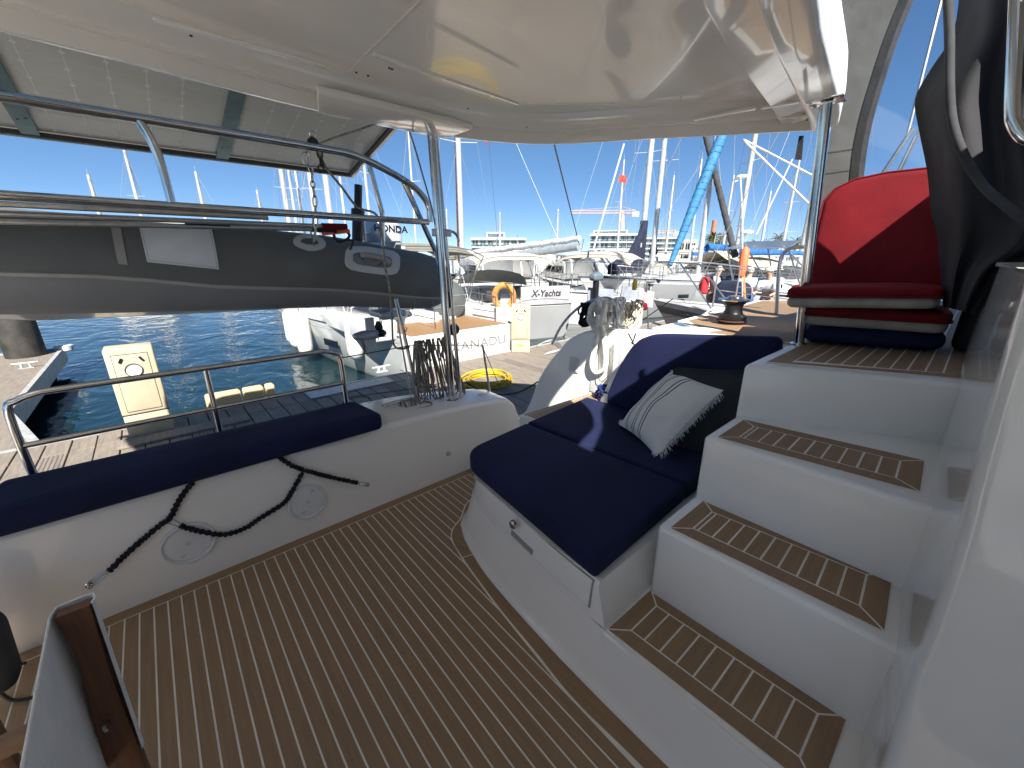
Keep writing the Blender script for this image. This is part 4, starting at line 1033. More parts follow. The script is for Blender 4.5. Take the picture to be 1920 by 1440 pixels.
# outboard motor on the dinghy
mot = empty('outboard_motor', 'silver white outboard motor with black propeller on the back of the dinghy', 'outboard motor')
OY = 3.95
def O(px, py, dy=0): return at(px, py, 1, OY+dy)
prof = [(690, 455), (676, 440), (678, 424), (690, 412), (705, 404), (722, 408), (738, 420), (745, 440), (746, 465)]
pp = [O(a, b) for a, b in prof]; 
m = MB(); rows = []
for dy, sc_ in ((-.17, .55), (-.155, .82), (-.11, .96), (0, 1), (.11, .96), (.155, .82), (.17, .55)):
    c = O(714, 440); rows.append([V(c.x+(p.x-c.x)*sc_, p.y+dy, c.z+(p.z-c.z)*sc_) for p in smooth(pp, 4)])
m.grid(rows, closed_v=True, cap=True); m.build('cowling', mat('silver_cowling', (.55, .60, .66), .25, .25, var=.02, coat=.5), mot, ang=50)
m = MB(); q = O(716, 463); m.bb((q.x-.22, OY-.17, q.z-.03), (q.x+.17, OY+.17, q.z+.005)); m.build('cowl_band', white, mot, bevel=.015)
m = MB(); a = O(712, 470); b = O(712, 600); m.bb((a.x-.06, OY-.05, b.z), (a.x+.07, OY+.05, a.z)); m.bb((a.x-.12, OY-.14, O(712, 590).z-.02), (a.x+.16, OY+.14, O(712, 582).z)); m.build('leg', mat('motor_silver', (.42, .45, .48), .35, .4, var=.05), mot, bevel=.015)
m = MB(); g = O(690, 628); gx = g.x; m.lathe([(0, -.16), (.03, -.14), (.048, -.06), (.052, .04), (.045, .09), (.03, .11)], g, (1, 0, 0), 16)
m.prism([V(g.x-.05, OY, g.z-.04), V(g.x+.08, OY, g.z-.04), V(g.x+.06, OY, g.z-.24), V(g.x+.01, OY, g.z-.22)], (0, .012, 0))
m.bb((g.x-.01, OY-.02, g.z), (g.x+.07, OY+.02, O(700, 595).z)); m.build('gearcase', MAT['motor_silver'], mot, ang=40)
pr = MB(); hub = V(g.x+.13, OY, g.z+.0); pr.lathe([(.04, -.03), (.042, .03), (.02, .06)], hub, (1, 0, 0), 12)
for k in range(3):
    a = 2*math.pi*k/3+1.2; rows = []
    for j in range(6):
        rr_ = .03+.10*j/5; wd = .045*math.sin(math.pi*(.25+.65*j/5)); tw = .9-.4*j/5
        for_ = []
        dirr = V(0, math.cos(a), math.sin(a)); tan = V(0, -math.sin(a), math.cos(a))
        rows.append([hub+dirr*rr_+(tan*math.cos(tw)+V(1, 0, 0)*math.sin(tw))*s_*wd for s_ in (-1, -.3, .3, 1)])
    pr.grid(rows)
pr.build('propeller', black, mot)
m = MB(); t0 = at(670, 455, 1, 3.6); t1 = at(672, 347, 1, 3.6)
q0, q1 = t0, t1; m.tube([q0, q0.lerp(q1, .42), q0.lerp(q1, .43), q0.lerp(q1, .58), q0.lerp(q1, .6), q1], [.045, .045, .055, .055, .032, .032], 12); m.build('tiller', black, mot, ang=40)
m = MB(); q = q0+V(.07, 0, 0); m.tube([q, q.lerp(q1+V(.02, 0, 0), .5)], .012, 8); m.build('tiller_bracket', steelm, mot)
def text(s, size, M, mt, name, parent=None, ext=.002, shear=0, sx=1, bold=0):
    cu = bpy.data.curves.new(name, 'FONT'); cu.body = s; cu.size = size; cu.extrude = ext; cu.align_x = 'CENTER'; cu.align_y = 'CENTER'; cu.shear = shear; cu.offset = bold; cu.resolution_u = 3
    o = bpy.data.objects.new(name, cu); col.objects.link(o); dg = bpy.context.evaluated_depsgraph_get()
    me = bpy.data.meshes.new_from_object(o.evaluated_get(dg)); bpy.data.objects.remove(o)
    me.transform(Matrix.Diagonal((sx, 1, 1, 1))); me.transform(M); me.materials.clear(); me.materials.append(mt)
    o = bpy.data.objects.new(name, me); col.objects.link(o)
    if parent: o.parent = parent
    return o
FX = lambda o, xd, yd: frame(o, xd, yd)
text('HONDA', .085, frame(O(716, 431)+V(.015, -.172, 0), (1, 0, -.02), (0, 0, 1)), black, 'lettering', mot, bold=.0022, sx=1.05)
# boat hooks lashed to the lower beam
def pole_thing(a, b, r, mt, nm, label, cat_):
    m = MB(); m.tube([a, b], r, 10); o = m.build(nm, mt, ang=60); T(o, label, cat_); return o
bh = pole_thing(V(-3.2, 2.66, 1.650), at(603, 424, 1, 2.66), .0125, steelm, 'boat_hook', 'upper aluminium pole with red end lashed under the davit beam', 'pole')
m = MB(); a = at(603, 424, 1, 2.66); b = at(650, 425, 1, 2.66); m.tube([a, b], .018, 10); m.build('grip', red, bh)
bh2 = pole_thing(V(-3.2, 2.72, 1.595), at(582, 430, 1, 2.72), .0125, steelm, 'boat_hook', 'lower aluminium pole with black grip and hook lashed beneath the davit beam', 'pole')
m = MB(); a = at(346, 415, 1, 2.715); b = at(430, 420, 1, 2.715); m.tube([a, b], .0165, 10); m.build('grip', rubber, bh2); m = MB(); m.tube([at(582, 430, 1, 2.72), at(630, 434, 1, 2.72)], .015, 10)
hk = [at(x_, y_, 1, 2.72) for x_, y_ in ((625, 434), (632, 452), (648, 450), (655, 440), (640, 430))]; m.tube(smooth(hk, 4, True), .009, 6, closed=True); m.tube(smooth([hk[2], at(662, 452, 1, 2.72), at(656, 468, 1, 2.72)], 4), .008, 6); m.build('hook', rubber, bh2)
m = MB(); m.tube([at(604, 438, 1, 2.72), at(655, 433, 1, 2.72)], .012, 8); m.build('hook_tip', orangef, bh2)
# lifting chain
ch = empty('lifting_chain', 'galvanised lifting chain hanging from the davit arch to the dinghy', 'chain')
cp = [at(a, b, 1, 2.62) for a, b in ((577, 285), (578, 297), (580, 312), (585, 322), (586, 340), (587, 352), (590, 368), (591, 388), (592, 402), (592, 425), (590, 450))]
def link(p, q, par, r_=.0045, wd=.009, flip=0, mt=steelm):
    d = (q-p); L = d.length; d.normalize(); s_ = (V(1, 0, 0) if not flip else V(0, 1, 0)); s_ = (s_-d*s_.dot(d)).normalized()*wd
    m = MB(); c = (p+q)/2; pts = [c+d*(L*.62*math.cos(t)*1)+s_*math.sin(t)*1.0 for t in [2*math.pi*k/12 for k in range(12)]]
    m.tube(pts, r_, 6, closed=True); return m.build('link', mt, par)
for i, (a, b) in enumerate(zip(cp, cp[1:])): link(a, b, ch, .0042, .011, i % 2)
link(at(572, 288, 1, 2.60), at(576, 308, 1, 2.60), ch, .004, .02)
ch2 = empty('shackle', 'short dark shackle chain hanging under the small block on the arch', 'shackle')
cp2 = [at(a, b, 1, 2.6) for a, b in ((598, 280), (601, 296), (603, 310), (600, 322))]
for i, (a, b) in enumerate(zip(cp2, cp2[1:])): link(a, b, ch2, .005, .014, i % 2, rubber)
# blocks
def block(px, py, Y, s_, label, rot=0):
    q = at(px, py, 1, Y); root = MB()
    for sg in (-1, 1):
        root.lathe([(0, 0), (s_*.75, 0), (s_*.85, s_*.12), (s_*.6, s_*.25), (0, s_*.26)], q+V(0, sg*s_*.30, 0), (0, 1, 0), 14)
    o = root.build('pulley_block', black, ang=50); T(o, label, 'pulley')
    m = MB(); m.lathe([(0, -.1*s_), (s_*.7, -.1*s_), (s_*.6, 0), (s_*.7, .12*s_), (0, .12*s_)], q+V(0, s_*.15, 0), (0, 1, 0), 14); m.build('sheave', steelm, o)
    m = MB(); m.ring(q+V(0, 0, s_*1.3), (0, 1, .2), s_*.4, s_*.12, 12, 6); m.build('shackle_ring', steel, o); return o
block(752, 214, 2.5, .042, 'black pulley block hanging from the hardtop corner beside the post'); block(587, 268, 2.6, .034, 'smaller black pulley block on top of the davit arch')
def line(pts, r_, mt, label, name='rope', Y=None, n=8, cat_='rope', grp=None):
    P = [at(a, b, 1, y_) if len(pp_) == 3 else None for pp_ in pts for a, b, y_ in [pp_]]
    m = MB(); m.tube(smooth(P, n), r_, 6); o = m.build(name, mt, ang=60); T(o, label, cat_, grp); return o
line([(590, 272, 2.6), (630, 257, 2.58), (690, 237, 2.54), (745, 212, 2.5)], .006, rope, 'grey tackle line running from the small block up to the corner block')
line([(758, 222, 2.48), (775, 268, 2.46), (793, 330, 2.44), (812, 400, 2.42), (820, 460, 2.40)], .0055, rope, 'grey line running from the corner block down along the post')
line([(596, 282, 2.6), (612, 315, 2.6), (640, 350, 2.6), (670, 388, 2.6), (705, 402, 2.6), (716, 440, 2.56), (722, 500, 2.52), (730, 540, 2.50), (735, 600, 2.50), (738, 645, 2.5), (752, 654, 2.5), (768, 650, 2.5)], .0072, rope, 'brown grey rope falling from the arch across the dinghy side to the rope bundle')
for a, b in (((588, 398, 2.58), (586, 430, 2.58)), ):
    line([(587, 403, 2.57), (586, 425, 2.57), (583, 436, 2.57), (590, 462, 2.9)], .004, rope, 'thin cord tying the poles to the davit beam')
# hanging bundle of coiled rope on the lifeline near the post
bnd = MB(); rr = random.Random(11)
for k in range(22):
    x0 = 772+rr.uniform(0, 62); top = 646-(x0-772)*.12; bot = 705+rr.uniform(0, 62)+(x0-772)*.25
    w_ = rr.uniform(5, 15); lean = 8+(x0-772)*.42; Yb = 2.44+rr.uniform(-.05, .05)
    pts = [(x0, top), (x0+lean*.35-w_*.4, (top*.6+bot*.4)), (x0+lean*.8-w_*.7, bot-14), (x0+lean, bot), (x0+lean+w_*.8, bot-12), (x0+lean*.5+w_*.8, (top*.55+bot*.45)), (x0+w_*.5, top+2), (x0+w_*.3, top-5)]
    P = [at(a, b, 1, Yb+.012*math.sin(i_*1.3+k)) for i_, (a, b) in enumerate(pts)]; bnd.tube(smooth(P, 5, True), .0058, 6, closed=True)
for k in range(7):
    x0 = 778+k*8.5; P = [at(x0+a_, b_, 1, 2.42) for a_, b_ in ((0, 640), (3, 652), (-1, 664), (5, 676))]; bnd.tube(smooth(P, 4), .0068, 6)
bnd.tube(smooth([at(a, b, 1, 2.38) for a, b in ((850, 740), (866, 770), (875, 790), (878, 800))], 4), .006, 6)
T(bnd.build('rope_bundle', rope, ang=60), 'thick bundle of coiled grey rope hanging from the lifeline beside the post', 'rope')
# rope wrapped on the deck cleat
m = MB(); q = at(768, 757, 2, .525)
for k in range(7): m.ring(q+V(-.05+.018*k, .0, 0), (1, .3*(-1)**k, .25), .030, .0075, 14)
m.tube(smooth([q+V(.09, -.02, .0), q+V(.14, -.05, -.015), q+V(.10, -.09, -.018), q+V(-.05, -.08, -.018), q+V(-.20, -.02, -.018)], 5), .0075, 6)
T(m.build('cleat_rope', rope, ang=60), 'grey mooring rope wound round the stainless deck cleat', 'rope')
line([(640, 768, 2.5), (650, 750, 2.6), (690, 745, 2.9), (705, 770, 2.55)], .004, roped, 'thin dark line looped on the deck by the end of the bench rail')
# mooring lines at the stern between haunch and dock
line([(975, 775, 2.7), (1030, 715, 3.2), (1090, 655, 3.9), (1180, 595, 5.0)], .008, rope, 'beige mooring rope slanting up from the swim step to the dock')
line([(870, 716, 4.4), (920, 738, 3.9), (970, 736, 3.5), (1010, 715, 3.2)], .010, roped, 'dark mooring rope sagging low in front of the yellow hose')
# hoop rail and rope coils at the starboard stern
m = MB(); HX = 2.66
m.tube(smooth([at(1035, 645, 0, HX), at(1050, 615, 0, HX), at(1070, 590, 0, HX), at(1095, 570, 0, HX), at(1125, 560, 0, HX), at(1142, 560, 0, HX), at(1155, 572, 0, HX), at(1160, 618, 0, HX)], 6), .012, 8); m.build('stern_hoop', steelm, cat)
def coil(c, n, rx, rz, mt, label, r_=.008, seed=0, xj=.03, tail=None, grp=None):
    rr = random.Random(seed); m = MB()
    for k in range(n):
        cx = c+V(rr.uniform(-xj, xj), rr.uniform(-.02, .02), rr.uniform(-.01, .01)); a_, b_ = rx*rr.uniform(.7, 1.1), rz*rr.uniform(.85, 1.1); tl = rr.uniform(-.25, .25)
        m.tube([cx+V(.05*math.sin(2*t+k), a_*math.cos(t)+tl*b_*math.sin(t)*.3, b_*math.sin(t)-b_) for t in [2*math.pi*j/18 for j in range(18)]], r_, 6, closed=True)
    if tail: m.tube(smooth(tail, 6), r_*1.25, 6)
    o = m.build('rope_coil', mt, ang=60); T(o, label, 'rope', grp); return o
g0 = at(1128, 560, 0, 2.64); 
coil(g0, 6, .08, .11, ropew, 'thick white rope coil hanging on the hoop rail with a loop down the hull', .017, 1, .03, [at(a, b, 0, 2.56) for a, b in ((1122, 590), (1118, 640), (1110, 680), (1118, 698), (1134, 690), (1136, 660), (1130, 610))])
coil(at(1100, 570, 0, 2.66), 8, .03, .085, cordb, 'black rope coil hanging left of the thick white one', .008, 2, .02)
coil(at(1160, 560, 0, 2.70), 8, .045, .10, ropew, 'white rope coil hanging right of the hoop rail', .010, 3, .03)
coil(at(1188, 565, 0, 2.72), 9, .04, .09, mat('cream_rope', (.50, .46, .36), .85, var=.15, vs=60, bump=1, bs=220), 'cream rope coil, rightmost of the coils by the stern', .007, 4, .03)
m = MB(); m.tube(smooth([at(1122, 620, 0, 2.6), at(1122, 700, 0, 2.56), at(1128, 715, 0, 2.56), at(1140, 705, 0, 2.57)], 6), .003, 5); T(m.build('cord', roped), 'thin cord hanging down the white hull below the coils', 'rope')
m = MB(); m.tube([at(1192, 625, 0, 2.55), at(1182, 655, 0, 2.55), at(1178, 700, 0, 2.5)], .005, 6); m.tube([at(1178, 625, 0, 2.55), at(1196, 660, 0, 2.55)], .005, 6); T(m.build('cord', cordb), 'crossed black cords running down beside the hull pocket', 'rope')
# yellow life jacket light and small flag by the coils
m = MB(); q = at(1190, 535, 0, 2.9); m.lathe([(.0, 0), (.018, .005), (.02, .06), (.012, .075), (.012, .09), (0, .095)], q-V(0, 0, .04)); T(m.build('float_light', yellow), 'small yellow float light standing above the white rope coils', 'light')
# ================================================================ DOCK
dock = MB(); dock.bb((-9, 3.62, DZ-.34), (14.5, 6.44, DZ-.045)); dock = dock.build('dock', dockd, kind='structure')
X = -1.83-.2065*20; k = 0; r0 = random.Random(21)
def plank_obj(a, b, z, par, th=.035):
    m = MB(); m.hexa([V(a.x, a.y, z-th), V(b.x, a.y, z-th), V(b.x, b.y, z-th), V(a.x, b.y, z-th)], [V(a.x, a.y, z), V(b.x, a.y, z), V(b.x, b.y, z), V(a.x, b.y, z)])
    return m.build('plank', dockw, par, ang=0, bevel=.004)
protos = None
while X < 14.3:
    jz = r0.uniform(-.004, .004)
    g = .007
    for (y0, y1) in ((3.60, 6.02), (6.035, 6.45)):
        plank_obj(V(X+g, y0+r0.uniform(0, .012), 0), V(X+.2065-g, y1, 0), DZ+jz, dock)
    if 5 <= k % 6 <= 5 and 20 < k < 60:
        m = MB()
        for j in range(5): m.bb((X+.03+j*.034, 4.2, DZ+jz), (X+.040+j*.034, 6.0, DZ+jz+.002))
        m.build('grip_strip', grip_m, dock)
    X += .2065; k += 1
m = MB(); m.bb((-9, 6.455, DZ-.20), (14.5, 6.51, DZ+.012)); m.build('dock_edge', galv, dock)
m = MB(); m.bb((-9, 3.53, DZ-.20), (14.5, 3.59, DZ+.012)); m.build('dock_edge', galv, dock)
# far-side cream rubber guard segments
for i, (a, b) in enumerate((((388, 762), (455, 745)), ((458, 745), (497, 737)), ((500, 737), (518, 735)))):
    p = at(*a, 1, 6.56); q = at(*b, 1, 6.56)
    m = MB(); m.bb((p.x, 6.515, DZ-.12), (q.x-.01, 6.68, DZ+.20)); o = m.build('dock_guard', pvc, dock, bevel=.03)
# raised plate pedestal stands on, chequer plate
m = MB(); m.bb((-.62, 5.72, DZ+.004), (.62, 5.98, DZ+.03)); m.build('cross_board', dockw, dock, bevel=.004)
cp = MB(); cp.bb((1.45, 6.08, DZ+.006), (2.75, 6.42, DZ+.012)); cp = cp.build('chequer_plate', galv, dock)
m = MB()
for i in range(26):
    for j in range(7):
        c = V(1.47+i*.05, 6.105+j*.047, DZ+.013); e = .019; s_ = 1 if (i+j) % 2 else -1
        m.add([c+V(-e, -e*.4*s_, 0), c+V(0, -.006, .002), c+V(e, e*.4*s_, 0), c+V(0, .006, .002)], [(0, 1, 2, 3)])
m.build('plate_tread', white, cp, ang=0)

# dock cleat (white), pedestals, hose
def dock_cleat(p, label, mt=None):
    m = MB(); m.tube([p+V(-.17, 0, .10), p+V(-.08, 0, .095), p+V(.08, 0, .095), p+V(.17, .0, .10)], [.010, .018, .018, .010], 8); m.tube([p+V(-.06, 0, 0), p+V(-.05, 0, .09)], .02, 8); m.tube([p+V(.06, 0, 0), p+V(.05, 0, .09)], .02, 8)
    mm = MB(); mm.bb(p+V(-.10, -.035, 0), p+V(.10, .035, .010)); m.add(mm.v, mm.f)
    T(m.build('mooring_cleat', mt or white, ang=50), label, 'cleat', 'mooring cleats on the dock')
dock_cleat(at(716, 697, 2, DZ), 'white mooring cleat on the dock edge beside the white yacht')
dock_cleat(V(-2.6, 6.3, DZ), 'white mooring cleat at the left end of the dock')
def pedestal(base, w_, d_, h, rotz, label):
    root = empty('service_pedestal', label, 'pedestal', 'cream service pedestals on the dock')
    Mx = Matrix.Translation(base) @ Matrix.Rotation(rotz, 4, 'Z')
    def B(a, b, nm, mt, par, bev=0):
        m = MB(); m.bb(a, b); m.v = [tuple(Mx @ Vector(v)) for v in m.v]; return m.build(nm, mt, par, bevel=bev)
    B((-w_/2, -d_/2, .27*h), (w_/2, d_/2, h), 'housing', ped, root, .018)
    B((-w_/2+.004, -d_/2+.012, 0), (w_/2-.004, d_/2, .262*h), 'foot', ped, root, .008)
    B((-w_/2+.001, -d_/2+.014, .25*h), (w_/2-.001, d_/2-.01, .28*h), 'joint', gasket, root)
    dr = B((-w_*.36, -d_/2-.004, .31*h), (w_*.36, -d_/2+.01, .93*h), 'door', ped, root, .003)
    dg_ = B((-w_*.372, -d_/2-.0015, .302*h), (w_*.372, -d_/2+.008, .938*h), 'door_gap', gasket, root)
    m = MB(); m.lathe([(w_*.185, 0), (w_*.185, .012), (w_*.165, .014), (w_*.165, .004)], (0, -d_/2-.004, .76*h), (0, -1, 0), 28); m.v = [tuple(Mx @ Vector(v)) for v in m.v]; m.build('porthole_ring', gasket, dr)
    m = MB(); m.lathe([(0, .006), (w_*.165, .006), (w_*.165, 0)], (0, -d_/2-.004, .76*h), (0, -1, 0), 28); m.v = [tuple(Mx @ Vector(v)) for v in m.v]; m.build('porthole', white, dr)
    for s_ in (-1, 1):
        m = MB(); m.box((s_*w_*.21, -d_/2-.010, .875*h), (.022, .02, .055), Matrix.Rotation(s_*-.5, 3, 'Y')); m.v = [tuple(Mx @ Vector(v)) for v in m.v]; m.build('latch', black, dr, bevel=.004)
    m = MB(); m.bb((-.06, -d_/2+.002, .14*h), (.03, -d_/2+.014, .17*h)); m.v = [tuple(Mx @ Vector(v)) for v in m.v]; m.build('label_plate', yellow, root)
    return root
b = at(292, 812, 2, DZ)
pedestal(V(-.315, 6.16, DZ), .41, .30, 1.04, 0.0, 'cream service pedestal on the dock directly behind the bench rail')
p2 = at(985, 660, 2, DZ)
pedestal(V(p2.x, p2.y+.15, DZ), .40, .34, 1.03, -.75, 'cream service pedestal beside the white yacht transom, near the yellow hose')
m = MB(); rr = random.Random(6); hc = at(915, 716, 2, DZ)
for k in range(15): m.ring(hc+V(rr.uniform(-.05, .05), rr.uniform(-.05, .05), .012+.009*k*.5), (rr.uniform(-.1, .1), rr.uniform(-.1, .1), 1), rr.uniform(.30, .44), .0105, 30)
m.tube(smooth([hc+V(-.4, -.1, .02), hc+V(-.6, .05, .012), hc+V(-.65, -.25, .012), hc+V(-.35, -.45, .012)], 6), .0105, 6)
T(m.build('hose', yellow, ang=60), 'yellow hose coiled on the dock planks', 'hose')
line_pts = [at(1003, 650, 2, DZ+.02), at(1030, 640, 2, DZ+.02), at(1050, 655, 2, DZ+.02), at(1020, 665, 2, DZ+.02)]
m = MB()
for k in range(3): m.tube(smooth([p+V(.1*k, .05*k, 0) for p in line_pts], 6), .010, 6)
T(m.build('cable', lgrey, ang=60), 'grey power cable lying in loops on the dock by the far pedestal', 'cable')
# finger dock at left with pile
fd = MB(); fd.bb((-4.4, 8.3, DZ-.30), (-1.76, 13.4, DZ-.045)); fd.prism([V(-1.8, 6.52, DZ-.30), V(-.9, 6.52, DZ-.30), V(-1.8, 8.7, DZ-.30)], (0, 0, .25)) if False else None
fd = fd.build('finger_dock', dockd, kind='structure')
yy = 8.3
while yy < 13.3:
    m = MB(); m.bb((-4.4, yy+.006, DZ-.035), (-1.80, yy+.138, DZ+r0.uniform(-.002, .003))); m.build('plank', dockw, fd, ang=0); yy += .144
m = MB(); m.bb((-1.795, 8.3, DZ-.28), (-1.73, 13.4, DZ+.015)); m.build('dock_edge', galv, fd)
m = MB(); m.bb((-4.4, 13.402, DZ-.28), (-1.73, 13.46, DZ+.015)); m.build('dock_edge', galv, fd)
tri = MB(); tri.prism([V(-4.4, 6.52, DZ-.06), V(-1.30, 6.52, DZ-.06), V(-1.80, 8.29, DZ-.06), V(-4.4, 8.29, DZ-.06)], (0, 0, .05)); tri.build('gangway_plate', dockw, fd)
m = MB(); m.hexa([V(-1.33, 6.52, DZ-.2), V(-1.25, 6.52, DZ-.2), V(-1.74, 8.29, DZ-.2), V(-1.82, 8.29, DZ-.2)], [V(-1.33, 6.52, DZ+.015), V(-1.25, 6.52, DZ+.015), V(-1.74, 8.29, DZ+.015), V(-1.82, 8.29, DZ+.015)]); m.build('dock_edge', galv, fd)
m = MB(); m.lathe([(.12, -.02), (.16, .0), (.16, .10), (.12, .12), (0, .12)], V(-1.72, 13.3, DZ-.02)); m.build('corner_guard', white, fd)
dock_cleat(at(50, 690, 2, DZ), 'grey mooring cleat on the small finger dock at the left', galv)
pl = MB(); pc_ = at(45, 672, 2, DZ); pl.lathe([(.30, -2), (.30, .1), (.29, 3.0), (.27, 3.02), (0, 3.05)], V(pc_.x, pc_.y+.3, DZ), seg=24)
T(pl.build('mooring_pile', pile, ang=60), 'thick dark mooring pile rising beside the small finger dock', 'pile')

# ================================================================ BOATS
def hull_rows(L, B, fb, bow, flare=.12, sterns=.82, n=15, draft=.5):
    rows = []
    for i in range(n):
        s = i/(n-1)
        x_ = L*s
        hb = B/2*(sterns+(1-sterns)*math.sin(min(1, s/.4)*math.pi/2) if s < .4 else max(0.0, 1-((s-.4)/.6)**2.3))
        hb = max(hb, .012)
        sh = fb+(bow-fb)*s**2.2
        rake = .10*L*(s**6)
        def pt(f, z, rk): return (x_+rake*rk, hb*f, z)
        rows.append([pt(1.0, sh, 1), pt(.995, sh*.85, .8), pt(.97-flare*s*.9, sh*.5, .45), pt(.90-flare*s*1.6, .08, .1), pt(.86-flare*s*1.8, -.02, 0), pt(.55, -draft*.7, -.05), pt(0.0, -draft, -.1)])
    return rows
def place(M_, pts): return [tuple(M_ @ Vector(p)) for p in pts]
class Boat:
    def __init__(s, name, label, cat_, pos, head, group=None):
        s.M = Matrix.Translation(Vector((pos[0], pos[1], WZ))) @ Matrix.Rotation(head, 4, 'Z')
        s.root = empty(name, label, cat_, group)
    def part(s, m, name, mt, par=None, **k):
        m.v = [tuple(s.M @ Vector(v)) for v in m.v]; return m.build(name, mt, par or s.root, **k)
def boat_hull(b, L, B, fb, bow, mt=hullw, strp=stripe, deckmt=white, cock=True, trans_rake=.0, sterns=.82, draft=.5):
    rows = hull_rows(L, B, fb, bow, sterns=sterns, draft=draft)
    m = MB()
    for sg in (1, -1):
        g = [[(x_-(trans_rake*(z_/fb) if i == 0 else 0), y_*sg, z_) for x_, y_, z_ in r_[:5]] for i, r_ in enumerate(rows)]
        m.grid(g)
    r_ = rows[0]; tr = [(x_-trans_rake*z_/fb, y_, z_) for x_, y_, z_ in r_[:5]]
    m.add(tr + [(x_, -y_, z_) for x_, y_, z_ in tr[::-1]], [list(range(10))])
    hull = b.part(m, 'hull', mt, ang=40)
    m = MB()
    for sg in (1, -1): m.grid([[(x_, y_*sg, z_) for x_, y_, z_ in r_[4:]] for r_ in rows])
    r_ = rows[0]; m.add([(x_, y_, z_) for x_, y_, z_ in r_[4:]]+[(x_, -y_, z_) for x_, y_, z_ in r_[4:][::-1]], [list(range(6))])
    b.part(m, 'underwater_hull', antif, ang=40)
    # deck with slight camber and toe rail
    m = MB(); m.grid([[(r_[0][0]-(trans_rake if i == 0 else 0), r_[0][1]*t, r_[0][2]+.002+.05*(1-t*t)*min(1, r_[0][1])) for t in (1, .6, 0, -.6, -1)] for i, r_ in enumerate(rows)]); b.part(m, 'deck', deckmt, ang=60)
    m = MB()
    for sg in (1, -1): m.tube([(r_[0][0], r_[0][1]*sg*.985, r_[0][2]+.02) for r_ in rows], .022, 4)
    b.part(m, 'toe_rail', strp)
    return rows
def boat_stripe(b, rows, mt, z0=.78, z1=.70, name='hull_stripe'):
    m = MB()
    for sg in (1, -1):
        g = []
        for r_ in rows:
            (x0, y0, h0), (x1, y1, h1) = r_[0], r_[1]
            f = lambda t: (x0+(x1-x0)*t, (y0+(y1-y0)*t+.006)*sg, h0+(h1-h0)*t)
            g.append([f(.25), f(.65)])
        m.grid(g)
    b.part(m, name, mt)
def cabin(b, L, B, fb, x0=.30, x1=.72, h=.42, win=darkgl, mt=white):
    m = MB(); secs = []
    for t in (0, .12, .5, .85, 1.0):
        x_ = L*(x0+(x1-x0)*t); w_ = B*.33*(1-.45*t**2); hh = h*(1-.25*t-.55*max(0, t-.7)/.3); z = fb+(.03)
        secs.append([(x_, -w_, z), (x_-.05*hh, -w_*.93, z+hh*.8), (x_, -w_*.75, z+hh), (x_, w_*.75, z+hh), (x_-.05*hh, w_*.93, z+hh*.8), (x_, w_, z)])
    m.grid(secs, cap=True); c = b.part(m, 'cabin', mt, ang=40)
    for sg in (1, -1):
        for (ta, tb) in ((.12, .40), (.45, .68)):
            m = MB(); q = []
            for t, zz in ((ta, .30), (tb, .30), (tb, .68), (ta, .68)):
                x_ = L*(x0+(x1-x0)*t); w_ = B*.33*(1-.45*t**2)*(1-.07*zz/.8); hh = h*(1-.25*t)
                q.append(V(x_, sg*(w_+.006), fb+.03+hh*zz))
            m.prism(q, (0, sg*.008, 0)); b.part(m, 'window', win, c, ang=0)
    return c
def mast(b, x_, z0, h, r_=.08, spreads=(.35, .62), mt=alum, lean=(0, 0), shroud=True, B=3.2, L=11, fore=True, sw=.9, wires=.006, back=True):
    top = V(x_+lean[0], lean[1], z0+h); base = V(x_, 0, z0)
    m = MB(); m.tube([base, base.lerp(top, .5), top], [r_, r_, r_*.7], 8); ms = b.part(m, 'mast', mt, ang=60)
    for s_ in spreads:
        c = base.lerp(top, s_); m = MB(); m.tube([c+V(-.12, -sw*(1.2-s_), .03), c, c+V(-.12, sw*(1.2-s_), .03)], [.012, .024, .012], 5); b.part(m, 'spreader', mt, ms)
    m = MB(); m.lathe([(.01, 0), (.01, .5), (.0, .5)], top, (0, 0, 1), 5); m.tube([top+V(-.15, 0, .12), top+V(.15, 0, .12)], .008, 4); b.part(m, 'masthead', mt, ms)
    if shroud:
        m = MB()
        for sg in (1, -1):
            pts = [V(x_-.15, sg*B*.44, z0-.3)]
            for s_ in spreads: pts.append(base.lerp(top, s_)+V(-.12, sg*sw*(1.2-s_), .03))
            m.tube(pts+[base.lerp(top, .97)], wires, 4)
            m.tube([V(x_-.25, sg*B*.43, z0-.3), base.lerp(top, spreads[0])], wires, 4)
            if back: m.tube([V(.1, sg*B*.35, z0-.4), base.lerp(top, .98)], wires*.8, 4)
        if fore: m.tube([V(L*1.05, 0, z0-.2), base.lerp(top, .96)], wires, 4)
        b.part(m, 'rigging', wire, ms)
    return ms, base, top
def boom(b, x_, z, ln, mt=bluec, r_=.16, drop=0, mtb=alum):
    m = MB(); m.tube([(x_, 0, z), (x_-ln, 0, z+drop)], .06, 6); o = b.part(m, 'boom', mtb)
    m = MB(); rows = []
    n = 14
    for i in range(n+1):
        t = i/n; xx = x_-.05-(ln-.1)*t; h_ = r_*(1.9-1.1*t)*(1 if 0 < i < n else .4); w_ = r_*(.75-.2*t)
        zz = z+drop*t+.04+.015*math.sin(i*2.1)
        rows.append([(xx, math.cos(a)*w_*(1 if math.sin(a) < .3 else .7), zz+h_*.5+math.sin(a)*h_*.62) for a in [2*math.pi*k/10 for k in range(10)]])
    m.grid(rows, closed_v=True, cap=True); b.part(m, 'sail_cover', mt, o, ang=70)
